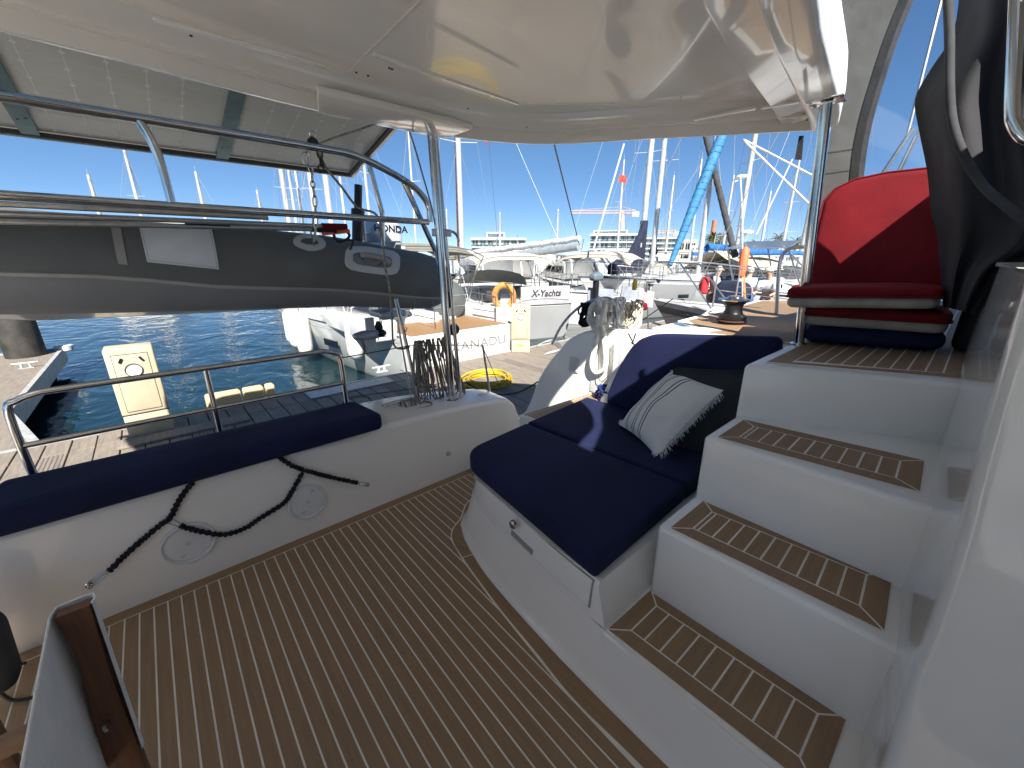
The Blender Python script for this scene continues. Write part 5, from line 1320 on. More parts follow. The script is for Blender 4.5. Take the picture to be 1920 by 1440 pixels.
def rails(b, rows, h=.62, sets=7, pulpit=True, mt=steelm, r_=.012):
    m = MB(); N_ = len(rows)
    for sg in (1, -1):
        tops = []
        for i in range(1, N_-1, 2):
            p = V(rows[i][0][0], rows[i][0][1]*sg*.95, rows[i][0][2]); m.tube([p, p+V(0, 0, h)], r_, 5); tops.append(p+V(0, 0, h))
        m.tube(tops, r_*.5, 4); m.tube([p-V(0, 0, h*.48) for p in tops], r_*.5, 4)
        if pulpit:
            a = tops[-1]; bw = V(rows[-1][0][0], 0, rows[-1][0][2]+h); 
            m.tube(smooth([a, (a+bw)/2+V(0, sg*.12, .03), bw], 5), r_, 6)
            m.tube([V(rows[-2][0][0], rows[-2][0][1]*sg*.8, rows[-2][0][2]), (a+bw)/2+V(.05, sg*.10, .03)], r_, 5)
            s0 = V(0.05, rows[0][0][1]*sg*.9, rows[0][0][2]); m.tube(smooth([s0, s0+V(0, 0, h*.9), s0+V(.06, 0, h), tops[0]], 4), r_, 5)
    return b.part(m, 'guard_rail', mt)
def bimini(b, x0, x1, w_, z, mt=bimw, crown=.16, fold=.10, nm='bimini'):
    m = MB(); rows = []
    for i in range(7):
        t = i/6; x_ = x0+(x1-x0)*t; zz = z+fold*math.sin(t*math.pi)-(.12 if i in (0,) else 0)
        rows.append([(x_, -w_/2+w_*j/8, zz+crown*(1-(2*j/8-1)**4)-(.05 if j in (0, 8) else 0)) for j in range(9)])
    m.grid(rows); m.grid([[(p[0], p[1], p[2]-.012) for p in r_] for r_ in rows]); o = b.part(m, nm, mt, ang=60)
    m = MB()
    for t, xb in ((0.02, .5), (.5, .5), (.98, .5)):
        x_ = x0+(x1-x0)*t; xm = (x0+x1)/2
        for sg in (1, -1): m.tube([(xm, sg*w_*.5, z-1.25), (x_, sg*w_*.5, z-.02)], .013, 5)
        m.tube([(x_, -w_*.5+w_*j/8, z+fold*math.sin(t*math.pi)+crown*(1-(2*j/8-1)**4)-.03) for j in range(9)], .013, 5)
    b.part(m, 'bimini_frame', steelm, o); return o
def furl(b, x0, z0, top, r0_, r1_, mt, tmax=.9, wraps=14, name='furled_sail', wm=None):
    a = x0 if isinstance(x0, Vector) else V(x0, 0, z0); tp = a.lerp(top, tmax); m = MB(); n = 40; pts = []; rs = []
    for i in range(n+1):
        t = i/n; pts.append(a.lerp(tp, t)); rs.append((r0_+(r1_-r0_)*math.sin(min(1, t*1.3)*math.pi/2))*(1+.06*math.sin(i*2.4)))
    m.tube(pts, rs, 10); o = b.part(m, name, mt, ang=70)
    if wraps:
        m = MB(); d = (tp-a).normalized(); u = d.cross(V(0, 1, 0)).normalized(); v_ = d.cross(u); P = []
        for i in range(wraps*8+1):
            t = i/(wraps*8); rr_ = (r0_+(r1_-r0_)*math.sin(min(1, t*1.3)*math.pi/2))*1.04; an = t*wraps*2*math.pi
            P.append(a.lerp(tp, t)+u*math.cos(an)*rr_+v_*math.sin(an)*rr_)
        m.tube(P, .007, 4); b.part(m, 'lashing', wm or bluec, o)
    return o
def sprayhood(b, x_, z, w_, mt=bimw):
    m = MB(); rows = []
    for t, hh, xx in ((0, 0.05, .75), (.4, .34, .45), (.7, .52, .15), (1, .58, -.15), (1.1, .56, -.45)):
        rows.append([(x_+xx+(.18*abs(math.cos(a))**4*.0), math.cos(a)*w_/2, z+max(.02, math.sin(a)**.6 if math.sin(a) > 0 else 0)*hh) for a in [math.pi*k/10 for k in range(11)]])
    m.grid(rows); return b.part(m, 'sprayhood', mt, ang=70)
def radar(b, p, par=None):
    m = MB(); m.lathe([(0, 0), (.20, .02), (.24, .07), (.22, .14), (.10, .17), (0, .18)], p, (0, 0, 1), 14); m.tube([p+V(0, 0, .0), p+V(.3, 0, -.12)], .03, 5); return b.part(m, 'radar_dome', white, par)

# --- the white yacht moored stern-to with its name on the transom
NB = Boat('moored_yacht', 'white yacht moored stern to the dock, with teak platform and olive bimini', 'yacht', (4.58, 6.95), R(90))
rows = boat_hull(NB, 12.2, 3.9, 1.02, 1.35, hullp, sterns=.64, trans_rake=-.0)
boat_stripe(NB, rows, lgrey); cabin(NB, 12.2, 3.9, 1.02, .36, .72, .38); 
# open stern: teak platform on top of the transom, cockpit recess sides
m = MB(); m.bb((-.35, -1.22, .35), (.55, 1.22, 1.088)); NB.part(m, 'transom', hullw, bevel=.04)
tk = MB(); tk.bb((-.30, -1.16, 1.0885), (1.35, 1.16, 1.092)); tk = NB.part(tk, 'platform_pad', gasket)
for k in range(24):
    m = MB(); m.bb((-.30, -1.16+k*.0967+.004, 1.092), (1.35, -1.16+(k+1)*.0967-.004, 1.096)); NB.part(m, 'plank', teakL, tk, ang=0)
m = MB(); m.bb((.1, -1.75, .98), (3.4, -1.22, 1.36)); m.bb((.1, 1.22, .98), (3.4, 1.75, 1.36)); m.bb((.9, -.2, .985), (2.3, .2, 1.30)); m.bb((2.4, -1.2, 1.0), (3.5, 1.2, 1.1)); NB.part(m, 'cockpit_side', hullw, bevel=.05)
m = MB(); m.bb((1.1, -.52, 1.0), (1.5, .55, 1.22)); NB.part(m, 'cockpit_seat', lgrey, bevel=.03)
for sg, yo in ((1, .85), (-1, -.62)):
    c = V(1.15, yo, 1.50); m = MB(); m.lathe([(0, -.07), (.40, -.06), (.46, -.01), (.46, .03), (.40, .08), (0, .09)], c, (1, 0, 0), 36)
    wv = NB.part(m, 'wheel_cover', greyc, ang=40)
    m = MB()
    for dz in (.12, -.13): m.tube([c+V(-.075, -.42, dz), c+V(-.075, .42, dz)], .005, 4)
    NB.part(m, 'wheel_cover_seam', lgrey, wv)
    m = MB(); m.bb((1.05, yo-.12, .98), (1.35, yo+.12, 1.15)); NB.part(m, 'pedestal', white, bevel=.03)
m = MB()
for yo in (-.62, .95):
    m.tube(smooth([(.05, yo-.5, 1.0), (.05, yo-.5, 1.58), (.12, yo-.5, 1.62), (.4, yo-.5, 1.62)], 4), .013, 6); m.tube([(.05, yo-.5, 1.3), (.9, yo-.5, 1.3)], .011, 5)
NB.part(m, 'stern_rail', steelm)
for sg in (1, -1):
    m = MB(); m.tube(smooth([(.0, sg*1.6, 1.3), (.0, sg*1.6, 1.85), (.1, sg*1.6, 1.9), (2.5, sg*1.7, 1.9)], 4), .013, 6); NB.part(m, 'stern_rail', steelm)
bimini(NB, .9, 3.0, 3.0, 2.52, bimo, .20, .06)
sprayhood(NB, 4.2, 1.38, 2.3, lgrey)
ms, b_, t_ = mast(NB, 6.6, 1.4, 15.0, .09, B=3.9, L=12.2, back=False); boom(NB, 6.5, 2.5, 4.4, lgrey, .15)
rails(NB, rows)
m = MB(); q0 = NB.M.inverted() @ Vector((0, 0, 0))
q = at(640, 628, 0, 3.1)
for (x_, z_) in ((2.1, .55),): 
    m.prism([V(x_, 1.70, z_), V(x_+.55, 1.79, z_+.02), V(x_+.55, 1.80, z_+.17), V(x_, 1.71, z_+.16)], (0, .04, 0))
NB.part(m, 'hull_window', darkgl)
text('XANADU', .27, frame(V(4.93, 6.95-.356, WZ+.76), (1, 0, 0), (0, 0, 1)), mat('name_grey', (.20, .20, .21), .5), 'name_lettering', NB.root, .002, sx=1.25)
text('GALWAY', .12, frame(V(4.92, 6.95-.356, WZ+.47), (1, 0, 0), (0, 0, 1)), MAT['name_grey'], 'name_lettering', NB.root, .002, sx=1.25)
text('X-Yachts', .1, frame(V(0, 0, -50), (1, 0, 0), (0, 0, 1)), dgrey, 'tmp') if False else None
# fenders on its port side
def fender(p, h, r_, label):
    m = MB(); m.lathe([(.012, h/2+.10), (.02, h/2+.03), (r_*.55, h/2-.0), (r_*.95, h/2-.10), (r_, h/2-.2), (r_, -h/2+.2), (r_*.95, -h/2+.10), (r_*.5, -h/2), (.0, -h/2-.02)], p, (0, 0, 1), 18)
    m.tube([p+V(0, 0, h/2+.1), p+V(.10, 0, h/2+.50)], .008, 5); T(m.build('fender', white, ang=70), label, 'fender', 'white fenders hanging on the white yacht')
fender(at(553, 616, 0, 2.50), .95, .17, 'leftmost white fender hanging near the bow of the white yacht')
fender(at(569, 628, 0, 2.52), .95, .17, 'second white fender from the left on the white yacht')
fender(at(545, 612, 0, 2.62), .9, .16, 'white fender half hidden behind the leftmost one')
fender(at(664, 635, 0, 2.95), .85, .17, 'white fender nearest the stern of the white yacht, behind the propeller')
# orange horseshoe buoy
q = atd(945, 556, 9.6); m = MB(); m.tube(smooth([q+V(math.cos(a)*.17, -math.cos(a)*.14, math.sin(a)*.26) for a in [R(-60+d_) for d_ in range(0, 301, 20)]], 2), .075, 10); T(m.build('horseshoe_buoy', orange, ang=70), 'worn orange horseshoe lifebuoy on the stern rail of the white yacht', 'lifebuoy')

# --- yacht with lettered dodger cloth
xp = atd(985, 600, 12.4); hd = R(72)
XB = Boat('lettered_yacht', 'silver grey yacht with lettered stern cloth, cream sprayhood and bimini', 'yacht', (xp.x, xp.y), hd)
rows = boat_hull(XB, 12.0, 3.9, 1.02, 1.3, hullg, sterns=.84); cabin(XB, 12, 3.9, 1.05, .34, .72, .40); rails(XB, rows)
m = MB(); m.bb((-.012, -1.55, .985), (.35, 1.55, 1.12)); XB.part(m, 'deck_step', white, bevel=.03)
a = XB.M.inverted() @ Vector(atd(973, 548, 12.3)); 
bn = MB(); bn.bb((-.06, -1.52, 1.06), (-.03, .18, 1.62)); bn = XB.part(bn, 'stern_cloth', lgrey, bevel=.01)
xd = XB.M.to_3x3() @ V(0, -1, 0)
text('X-Yachts', .28, frame(XB.M @ V(-.072, -.67, 1.40), xd, (0, 0, 1)), mat('lettering_dark', (.04, .04, .05), .6), 'lettering', bn, .002, shear=.25, sx=.98, bold=.007)
m = MB(); m.tube(smooth([(-.068, .15, 1.20), (-.068, -.3, 1.24), (-.068, -.9, 1.23), (-.068, -1.48, 1.17)], 6), .006, 4); XB.part(m, 'print_line', MAT['lettering_dark'], bn)
sprayhood(XB, 3.2, 1.45, 2.7, bimw); bimini(XB, .6, 2.6, 2.6, 2.35, bimw, .16, .10)
m = MB(); m.bb((1.0, -.9, 1.12), (2.2, -.5, 1.5)); m.bb((1.0, .4, 1.12), (2.0, .9, 1.45)); XB.part(m, 'cockpit_seat', rubber, bevel=.05)
ms, b_, t_ = mast(XB, 6.5, 1.45, 15.5, .115, B=3.9, L=12, back=False)
m = MB(); m.tube([(6.5+.17, .02, 2.2), (6.5+.17, .02, 8.6)], [.15, .05], 8); XB.part(m, 'luff_cover', maroon)
inv = XB.M.inverted(); A0 = V(6.35, 0, 2.30); A1 = inv @ atd(1086, 459, 13.2)
m = MB(); m.tube([A0-V(0, 0, .05), A1-V(0, 0, .05)], [.15, .12], 10); bo = XB.part(m, 'boom', mat('boom_silver', (.42, .45, .48), .35, .4), ang=60)
m = MB(); m.tube([A0.lerp(A1, t)+V(0, 0, .26-.08*t+.012*math.sin(t*40)) for t in [k/24 for k in range(25)]], [.135-.05*k/24 for k in range(25)], 8); XB.part(m, 'stowed_sail', sailw, bo, ang=70)
for k in range(12):
    t = k/12; c = A0.lerp(A1, t)+V(0, 0, .26-.08*t); m = MB(); m.ring(c, (A1-A0), .14-.045*t, .010, 10, 4); XB.part(m, 'sail_tie', bimo, bo)
m = MB(); m.tube([A1, inv @ atd(1036, 255, 13.6)], .016, 5); XB.part(m, 'topping_lift', rubber, bo)
# outboard on its rail
q = atd(1118, 525, 11.4)
root = MB(); root.slab(resample(rounded([(-.20, -.12), (.20, -.12), (.20, .12), (-.20, .12)], .08), .05), .20, .07, .02, frame=lambda p: V(q.x+p[0], q.y+p[1], q.z-.02+p[2])); root = root.build('small_outboard', mat('outboard_slate', (.13, .17, .20), .4), ang=60); T(root, 'small slate blue outboard motor clamped on the stern rail', 'outboard motor')
m = MB(); m.bb(q+V(-.07, -.07, -.55), q+V(.06, .06, -.02)); m.tube([q+V(-.1, 0, .02), q+V(-.5, -.2, .06)], .03, 6); m.build('leg', black, root, bevel=.015)
m = MB(); g_ = atd(1128, 560, 11.6)
m.prism([g_+V(-.35, .25, -.35), g_+V(.25, -.2, -.35), g_+V(.28, -.2, .25), g_+V(-.30, .25, .30)], (.06, .06, 0)); m.prism([g_+V(.35, -.3, -.5), g_+V(.9, -.75, -.5), g_+V(.75, -.65, .28), g_+V(.45, -.35, .35)], (.06, .06, 0)); 
T(m.build('rail_cloth', mat('slate_cloth', (.23, .25, .29), .85, bumps2=(6, .4, .04)), bevel=.01), 'slate grey weather cloth laced round the small outboard motor', 'cloth')

# --- neighbour monohull bow-to at the dock on our starboard side
GB = Boat('neighbour_yacht', 'white decked grey sided yacht lying bow to the dock beside the winch', 'yacht', (6.35, -8.1), R(90))
rows = boat_hull(GB, 10.6, 3.3, 1.45, 1.78, hullg, lgrey, sterns=.8); cabin(GB, 10.6, 3.3, 1.55, .30, .74, .34); rails(GB, rows, .62)
boat_stripe(GB, rows, stripe, name='sheer_stripe')
m = MB(); r_ = rows[-4]
def gside(s, zf):
    i = s*(len(rows)-1); a, b2 = rows[int(i)], rows[min(int(i)+1, len(rows)-1)]; t = i-int(i)
    p = V(*a[1]).lerp(V(*b2[1]), t); q = V(*a[2]).lerp(V(*b2[2]), t); return p.lerp(q, zf)+V(0, .012, 0)
P = [gside(.66+.02*k, .72-.0*k) for k in range(15)]
m.tube(P[:12], .010, 4); GB.part(m, 'cove_line', dgrey)
mast(GB, 6.0, 1.8, 13.5, .085, B=3.3, L=10.6, back=False)
m = MB(); m.tube([at(1340, 575, 0, 5.6), at(1180, 690, 0, 5.0)], .010, 6); T(m.build('mooring_line', ropew), 'taut white mooring line from the neighbouring bow down to the dock', 'rope')
m = MB(); m.tube([at(1262, 560, 0, 6.0), at(1205, 600, 0, 6.3)], .008, 6); m.tube([at(1290, 590, 0, 6.0), at(1130, 606, 0, 6.6)], .007, 6); T(m.build('mooring_line', roped), 'pair of dark mooring lines running from the neighbouring bow', 'rope')
# man-overboard pole with orange float on a stanchion
q = atd(1394, 520, 7.6); m = MB(); m.lathe([(.01, -.25), (.05, -.2), (.065, -.1), (.07, .12), (.055, .2), (.01, .24)], atd(1394, 492, 7.6), (0, 0, 1), 14); root = m.build('danbuoy', orangef, ang=60); T(root, 'orange danbuoy float on an upright pole', 'buoy')
m = MB(); m.tube([atd(1392, 640, 7.6), atd(1392, 400, 7.6), atd(1388, 330, 7.6)], .011, 6); m.build('pole', white, root); m = MB(); m.tube([atd(1394, 510, 7.62), atd(1397, 570, 7.6)], .022, 6); m.build('sleeve', orange, root)

# --- generic sailboats
sb_count = 0
def genboat(px, D, head, L=11, mh=14, hm=hullw, cover=bluec, hood=bimw, bim=None, fur=None, lab='', tilt=0, mr=None, rad=None, mastx=.55, detail=True, group='sailing yachts in the far berths', fb=1.15, spr=(.35, .62), wires=None, boomr=.16):
    """px is the image column of the mast"""
    p = gp(px, D); hx, hy = math.cos(head), math.sin(head)
    pos = (p.x-hx*L*mastx, p.y-hy*L*mastx)
    b = Boat('sailing_yacht', lab, 'yacht', pos, head, group)
    B = L*.31
    rows = boat_hull(b, L, B, fb, fb+.35, hm); boat_stripe(b, rows, stripe if hm is hullw else lgrey)
    cabin(b, L, B, fb+.03, .30, .72, .38)
    if detail: rails(b, rows, .6, r_=max(.012, D*.0006))
    r_ = mr or max(.07, D*.0022)
    ms, b0_, t0 = mast(b, L*mastx, fb+.35, mh, r_, spr, lean=(tilt*mh, 0), B=B, L=L, wires=wires or max(.006, D*.00028))
    if cover: boom(b, L*mastx-.1, fb+1.35, L*.38, cover, boomr)
    if hood: sprayhood(b, L*.33, fb+.35, B*.62, hood)
    if bim: bimini(b, L*.06, L*.24, B*.7, fb+2.05, bim)
    if fur:
        f_ = fur[3]; iv_ = b.M.inverted(); A_ = iv_ @ atd(*f_[:3]); T_ = iv_ @ atd(*f_[3:])
        furl(b, A_, None, T_, fur[0], fur[1], fur[2], 1.0, fur[4])
    if rad: radar(b, b0_.lerp(t0, rad)+V(.35, 0, 0), ms)
    return b
# navy bag + mast at 1200, bimini cream
b = genboat(1200, 22, R(15), 11.5, 14, hullw, None, None, None, None, 'white yacht with a navy mainsail bag rising up its mast and a cream bimini', mr=.135, spr=(.40, .66), rad=None, mastx=.60)
m = MB(); mx_ = 11.5*.6; m.tube([(mx_, 0, 2.3), (mx_, 0, 4.15)], [.20, .20], 8); m.prism([(mx_, -.13, 2.1), (mx_-.05, -.13, 4.05), (mx_-.5, -.13, 3.5), (mx_-1.6, -.13, 2.75), (mx_-4.2, -.13, 2.15), (mx_-4.2, -.13, 1.75), (mx_-.2, -.13, 1.75)], (0, .26, 0)); b.part(m, 'mainsail_bag', navyc, bevel=.05)
bimini(b, .6, 2.6, 3.0, 2.35, bimw, .22, .10)
m = MB(); q = V(7.6, -.14, 3.9); m.box((mx_-.6, -.14, 3.0), (.16, .02, .2)); b.part(m, 'badge', bimw)
# mast 1225 with radar, dark grey bag reaching right
b = genboat(1222, 24, R(-150), 12.5, 16, hullw, dgrey, bimw, None, None, 'white yacht with a charcoal mainsail bag and radar dome', mr=.13, rad=.43, boomr=.3)
# large silver yacht with blue furled genoa
b = genboat(1310, 21, R(165), 11.5, 16, hullg, bluec, bimw, None, (.09, .19, bluef, (1256, 497, 17.0, 1356, 250, 18.5), 22), 'silver hulled yacht with light blue wrapped genoa and beige tent', mr=.11, rad=.38, mastx=.52, fb=1.35)
m = MB(); m.prism([(8.2, 1.50, .85), (8.7, 1.42, .85), (8.7, 1.42, 1.0), (8.2, 1.50, 1.0)], (0, .04, 0)); b.part(m, 'port_light', darkgl, bevel=.01)
m = MB(); rws_ = [[(x_, y_, 2.75-abs(y_)*.55+.05*math.sin(x_*4)) for y_ in (-1.6, -.8, 0, .8, 1.6)] for x_ in (1.2, 2.2, 3.2, 4.2, 5.2)]; m.grid(rws_); m.grid([[(p[0], p[1], p[2]-.02) for p in r_] for r_ in rws_]); b.part(m, 'cockpit_tent', mat('tent_beige', (.52, .45, .33), .9, bumps2=(4, .5, .05)), ang=60)
# dark grey furled
b = genboat(1376, 22, R(150), 12, 14, hullw, bluec, dgrey, None, (.13, .12, dgrey, (1379, 482, 20, 1322, 250, 21), 0), 'yacht with charcoal furled headsail and bright blue boom cover', mr=.105, rad=.30)
b = genboat(1497, 26, R(170), 12, 14, hullw, bluef, bimw, navyc, None, 'white yacht with pale blue covers and navy cockpit tent at far right', mr=.13)
b = genboat(1392, 20, R(100), 11, 1.0, hullw, None, None, None, None, 'white cruiser carrying a solar panel arch with wind instruments', detail=True, spr=(.5,), mastx=.5) 
sa = MB(); iv = b.M.inverted()
c0 = atd(1375, 463, 13.5); c1 = atd(1480, 455, 15.5)
P4 = [iv @ atd(1362, 467, 18), iv @ atd(1478, 466, 18), iv @ atd(1500, 453, 21), iv @ atd(1400, 455, 21)]
sa.prism(P4, (0, 0, .05)); o = b.part(sa, 'solar_panel', steelm)
m = MB()
for (u, v_) in ((( 1364, 467), (1380, 580)), ((1395, 455), (1450, 575)), ((1440, 467), (1448, 540)), ((1478, 466), (1500, 560)), ((1468, 460), (1520, 540))):
    m.tube([iv @ atd(*u, 18.2), iv @ atd(v_[0], v_[1]-25, 18.6)], .03, 6)
m.tube([iv @ atd(1388, 458, 18.6), iv @ atd(1389, 410, 18.6)], .03, 5); m.tube([iv @ atd(1380, 425, 18.6), iv @ atd(1398, 423, 18.6)], .018, 4)
b.part(m, 'arch', steelm, o); radar(b, iv @ atd(1400, 440, 18.7), o)
# left hand distant masts
L_ = [(213, 332, 60), (288, 283, 42), (403, 325, 55), (505, 358, 70), (553, 250, 30), (566, 290, 34), (578, 255, 33), (602, 250, 26), (655, 240, 38), (700, 200, 30)]
heads = [95, 80, 100, 60, 85, 98, 75, 90, 105, 88]
covs = [bluec, lgrey, navyc, dgrey, bluec, sailw, navyc, bluec, lgrey, dgrey]
words_ = ['farthest left white yacht with blue boom cover behind the dinghy', 'white yacht with grey cover, second mast from the left', 'white yacht with navy cover whose mast stands near the middle of the dinghy', 'small white yacht with short mast and charcoal cover behind the dinghy',
 'white yacht with thick pale mast behind the lifting chain', 'yacht with slim mast just right of the thick pale mast', 'yacht with navy boom cover and double spreaders behind the chain', 'yacht with stout silver mast right of the chain', 'yacht with white spreaders seen left of the black tiller', 'yacht whose mast shows between the davit struts']
for i, (px, py, D) in enumerate(L_):
    top = atd(px, py, D).z; h = (top-(WZ+1.5)); genboat(px+2, D, R(heads[i]), 10+i % 3, h, hullw, covs[i], bimw if i % 2 else None, None, None, words_[i], mr=D*(.0052 if i in (4, 7) else .0032), detail=D < 45)
M_ = [(783, 225, 27, 'yacht with beige raked mast just left of the hardtop post'), (938, 398, 75, 'distant small white yacht in front of the pale apartment block'), (1043, 392, 80, 'distant yacht with thin dark mast right of the long pale boom'), (1155, 300, 45, 'distant yacht with slim mast beside the red flag'), (1245, 330, 60, 'distant yacht whose mast rises right of the radar dome'), (1290, 300, 38, 'distant yacht with thin mast left of the blue furled genoa'),
      (1350, 330, 48, 'distant yacht with thin mast right of the blue furled genoa'), (1420, 360, 55, 'distant yacht with plain mast above the solar arch'), (1460, 300, 40, 'distant yacht with tall mast left of the hardtop right post'), (842, 392, 70, 'distant yacht with short mast behind the clamp on the post')]
for i, (px, py, D, lb) in enumerate(M_):
    top = atd(px, py, D).z; genboat(px, D, R([60, 40, 70, 20, 200, 160, 30, 10, 190, 70][i]), 10+i % 3, top-(WZ+1.5), hullw, [navyc, bluec, lgrey, dgrey][i % 4], [bimw, None, lgrey][i % 3], None, None, lb, mr=D*.0026, detail=D < 50)
# --- motorboats in rows at mid distance
def motorboat(px, D, head, L, lab):
    p = gp(px, D); b = Boat('motorboat', lab, 'motorboat', (p.x-math.cos(head)*L/2, p.y-math.sin(head)*L/2), head, 'motorboats in the middle of the marina')
    B = L*.32; rows = boat_hull(b, L, B, .95, 1.35, hullw, white, sterns=.9); boat_stripe(b, rows, darkgl)
    m = MB(); s_ = L/10
    m.prism([(L*.30, -B*.38, 1.1), (L*.72, -B*.30, 1.25), (L*.52, -B*.30, 1.25+1.0*s_), (L*.26, -B*.34, 1.2+1.05*s_)], (0, B*.68, 0)); c = b.part(m, 'superstructure', white, bevel=.06)
    m = MB(); m.prism([(L*.30, -B*.39, 1.45), (L*.62, -B*.34, 1.50), (L*.53, -B*.33, 1.15+.85*s_), (L*.29, -B*.37, 1.1+.9*s_)], (0, B*.72, 0)); b.part(m, 'window', darkgl, c, bevel=.03)
    m = MB(); m.prism([(L*.10, -B*.36, 1.25+1.35*s_), (L*.48, -B*.33, 1.3+1.4*s_), (L*.46, -B*.33, 1.36+1.42*s_), (L*.10, -B*.36, 1.32+1.38*s_)], (0, B*.7, 0)); b.part(m, 'roof', white, bevel=.02)
    for sg in (-1, 1):
        m = MB(); m.tube([(L*.12, sg*B*.35, 1.0), (L*.16, sg*B*.35, 1.27+1.35*s_)], .03, 5); b.part(m, 'roof_post', steelm)
        m = MB(); m.tube([(L*.30, sg*B*.35, 1.2+1.0*s_), (L*.34, sg*B*.34, 1.3+1.38*s_)], .03, 5); b.part(m, 'roof_post', steelm)
    m = MB(); m.tube([(L*.25, 0, 1.3+1.4*s_), (L*.22, 0, 2.1+1.5*s_)], .03, 5); b.part(m, 'aerial', steelm)
    rails(b, rows, .55, r_=max(.014, D*.0007))
mbn = ['in front of the glass pavilion', 'with its side to us beside the maroon covered mast', 'between the buoy and the sprayhood', 'behind the lettered yacht', 'behind the cream sprayhood', 'below the navy mainsail bag', 'under the cream bimini of the yacht with navy bag', 'left of the blue furled genoa', 'under the blue furled genoa', 'behind the red backpack', 'beyond the beige tent', 'between the danbuoy and the post', 'far right beside the post', 'tiny one under the crane', 'tiny one by the palm trees', 'tiny one near the brick building']
spots = [(835, 34, 60), (905, 26, 70), (960, 30, 55), (1010, 36, 40), (1060, 28, 65), (1105, 40, 30), (1140, 31, 50), (1185, 44, 20), (1235, 36, 35), (1290, 46, 10), (1330, 33, 25), (1400, 42, 15), (1470, 38, 5), (1150, 62, 40), (1330, 64, 20), (1250, 58, 30)]
for i, (px, D, hd_) in enumerate(spots): motorboat(px, D, R(hd_+(180 if i % 3 == 0 else 0)), 9+i % 4, 'white motorboat '+mbn[i])

# ================================================================ FAR SHORE
def shore_band():
    m = MB(); inner = []; outer = []
    for px in range(-900, 2700, 150):
        D = 82
        p = gp(px, D); q = gp(px, 900) ; inner.append(p); outer.append(q)
    rows = [[V(p.x, p.y, -1.2) for p in inner], [V(p.x, p.y, -.2) for p in inner], [V(p.x, p.y, -.1) for p in outer]]
    m.grid(rows); m.build('quay', stone, kind='structure', ang=30)
shore_band()
m = MB(); rr = random.Random(3); rows = []
for k in range(60):
    px = 640+k*20; rows.append(px)
g = []
for i in range(40):
    az = R(-40+i*3.2); D0 = 260
    hgt = 2+2*math.sin(i*.7)+1.2*math.sin(i*1.9+1)
    g.append([V(math.cos(az)*D0, math.sin(az)*D0, -1), V(math.cos(az)*300, math.sin(az)*300, hgt*.5), V(math.cos(az)*380, math.sin(az)*380, hgt*.9), V(math.cos(az)*800, math.sin(az)*800, hgt)])
m.grid(g); m.build('hill', mat('dry_hillside', (.20, .19, .09), .9, c2=(.08, .10, .04), vs=.05), kind='structure')
def building(x0, x1, ytop, D, floors, bays, label, depth=12, wall=bld, base=-.2, win=winblu, slab=True, inset=0, pent=None, balcony=True, frame_=None):
    """facade facing the camera between image columns x0..x1, roof at image row ytop"""
    A_ = gp(x0, D, base); B_ = gp(x1, D, base); H = atd((x0+x1)/2, ytop, D).z-base
    u = (B_-A_); W = u.length; u.normalize(); n_ = V(-u.y, u.x, 0)
    if n_.dot(A_) < 0: n_ = -n_
    root = empty('apartment_building', label, 'building', 'white buildings on the far shore')
    def P(a, d, z): return A_+u*a+n_*d+V(0, 0, z)
    def bx(a0, a1, d0, d1, z0, z1, m):
        m.hexa([P(a0, d0, z0), P(a1, d0, z0), P(a1, d1, z0), P(a0, d1, z0)], [P(a0, d0, z1), P(a1, d0, z1), P(a1, d1, z1), P(a0, d1, z1)])
    m = MB(); bx(0, W, 0, depth, 0, H, m); m.build('wall', wall, root, ang=0)
    fh = H/floors; bw = W/bays
    for f in range(floors):
        if slab:
            m = MB(); bx(-.15, W+.15, -.9 if balcony else -.15, 0, (f+1)*fh-.28, (f+1)*fh-.02, m); m.build('balcony_slab', wall, root, ang=0)
        for c in range(bays):
            m = MB(); a = c*bw+bw*.12; bx(a, a+bw*.76, -.03, .12, f*fh+fh*.16, f*fh+fh*.78, m); wn_ = m.build('window', win, root, ang=0)
            m = MB()
            for k in range(3): bx(a+bw*.76*k/2-.04, a+bw*.76*k/2+.04, -.06, -.03, f*fh+fh*.16, f*fh+fh*.78, m)
            m.build('window_frame', white, wn_, ang=0)
        if balcony and f:
            m = MB(); bx(0, W, -.86, -.82, f*fh, f*fh+fh*.3, m); m.build('balustrade', winblu, root, ang=0)
    m = MB(); bx(-.1, W+.1, -.2, depth+.1, H, H+fh*.12, m); m.build('parapet', wall, root, ang=0)
    if pent:
        m = MB(); bx(W*pent[0], W*pent[1], 2, depth-2, H+fh*.12, H+fh*pent[2], m); m.build('penthouse', wall, root, ang=0)
        m = MB(); bx(W*(pent[0]+.02), W*(pent[1]-.02), 1.93, 1.99, H+fh*.3, H+fh*(pent[2]*.8), m); m.build('window', win, root, ang=0)
    return root
building(885, 985, 448, 120, 3, 7, 'stepped white apartment block with rooftop floor, left of centre', pent=(.28, .62, .9))
building(828, 1010, 492, 96, 1, 12, 'low white waterfront pavilion with long glazed front', depth=8, balcony=False, win=darkgl)
building(1000, 1060, 478, 104, 2, 5, 'two storey white block with rows of square windows', depth=10, balcony=False, win=darkgl)
building(1104, 1195, 440, 118, 4, 5, 'large white apartment block with long balconies below the crane', pent=(.05, .75, .7))
building(1196, 1268, 446, 112, 5, 5, 'pale block with many small windows right of the navy mainsail bag', wall=bld)
building(1238, 1300, 452, 150, 2, 6, 'unfinished beige brick building under the small crane', wall=bldt, balcony=False, win=darkgl)
building(1290, 1345, 462, 135, 2, 6, 'low white houses left of the palm trees', balcony=False)
building(1180, 1340, 486, 96, 1, 16, 'long white boat club building behind the motorboats', balcony=False, depth=6, win=darkgl)
building(1420, 1520, 458, 160, 3, 8, 'white terraced apartments behind the right hand post', balcony=False)
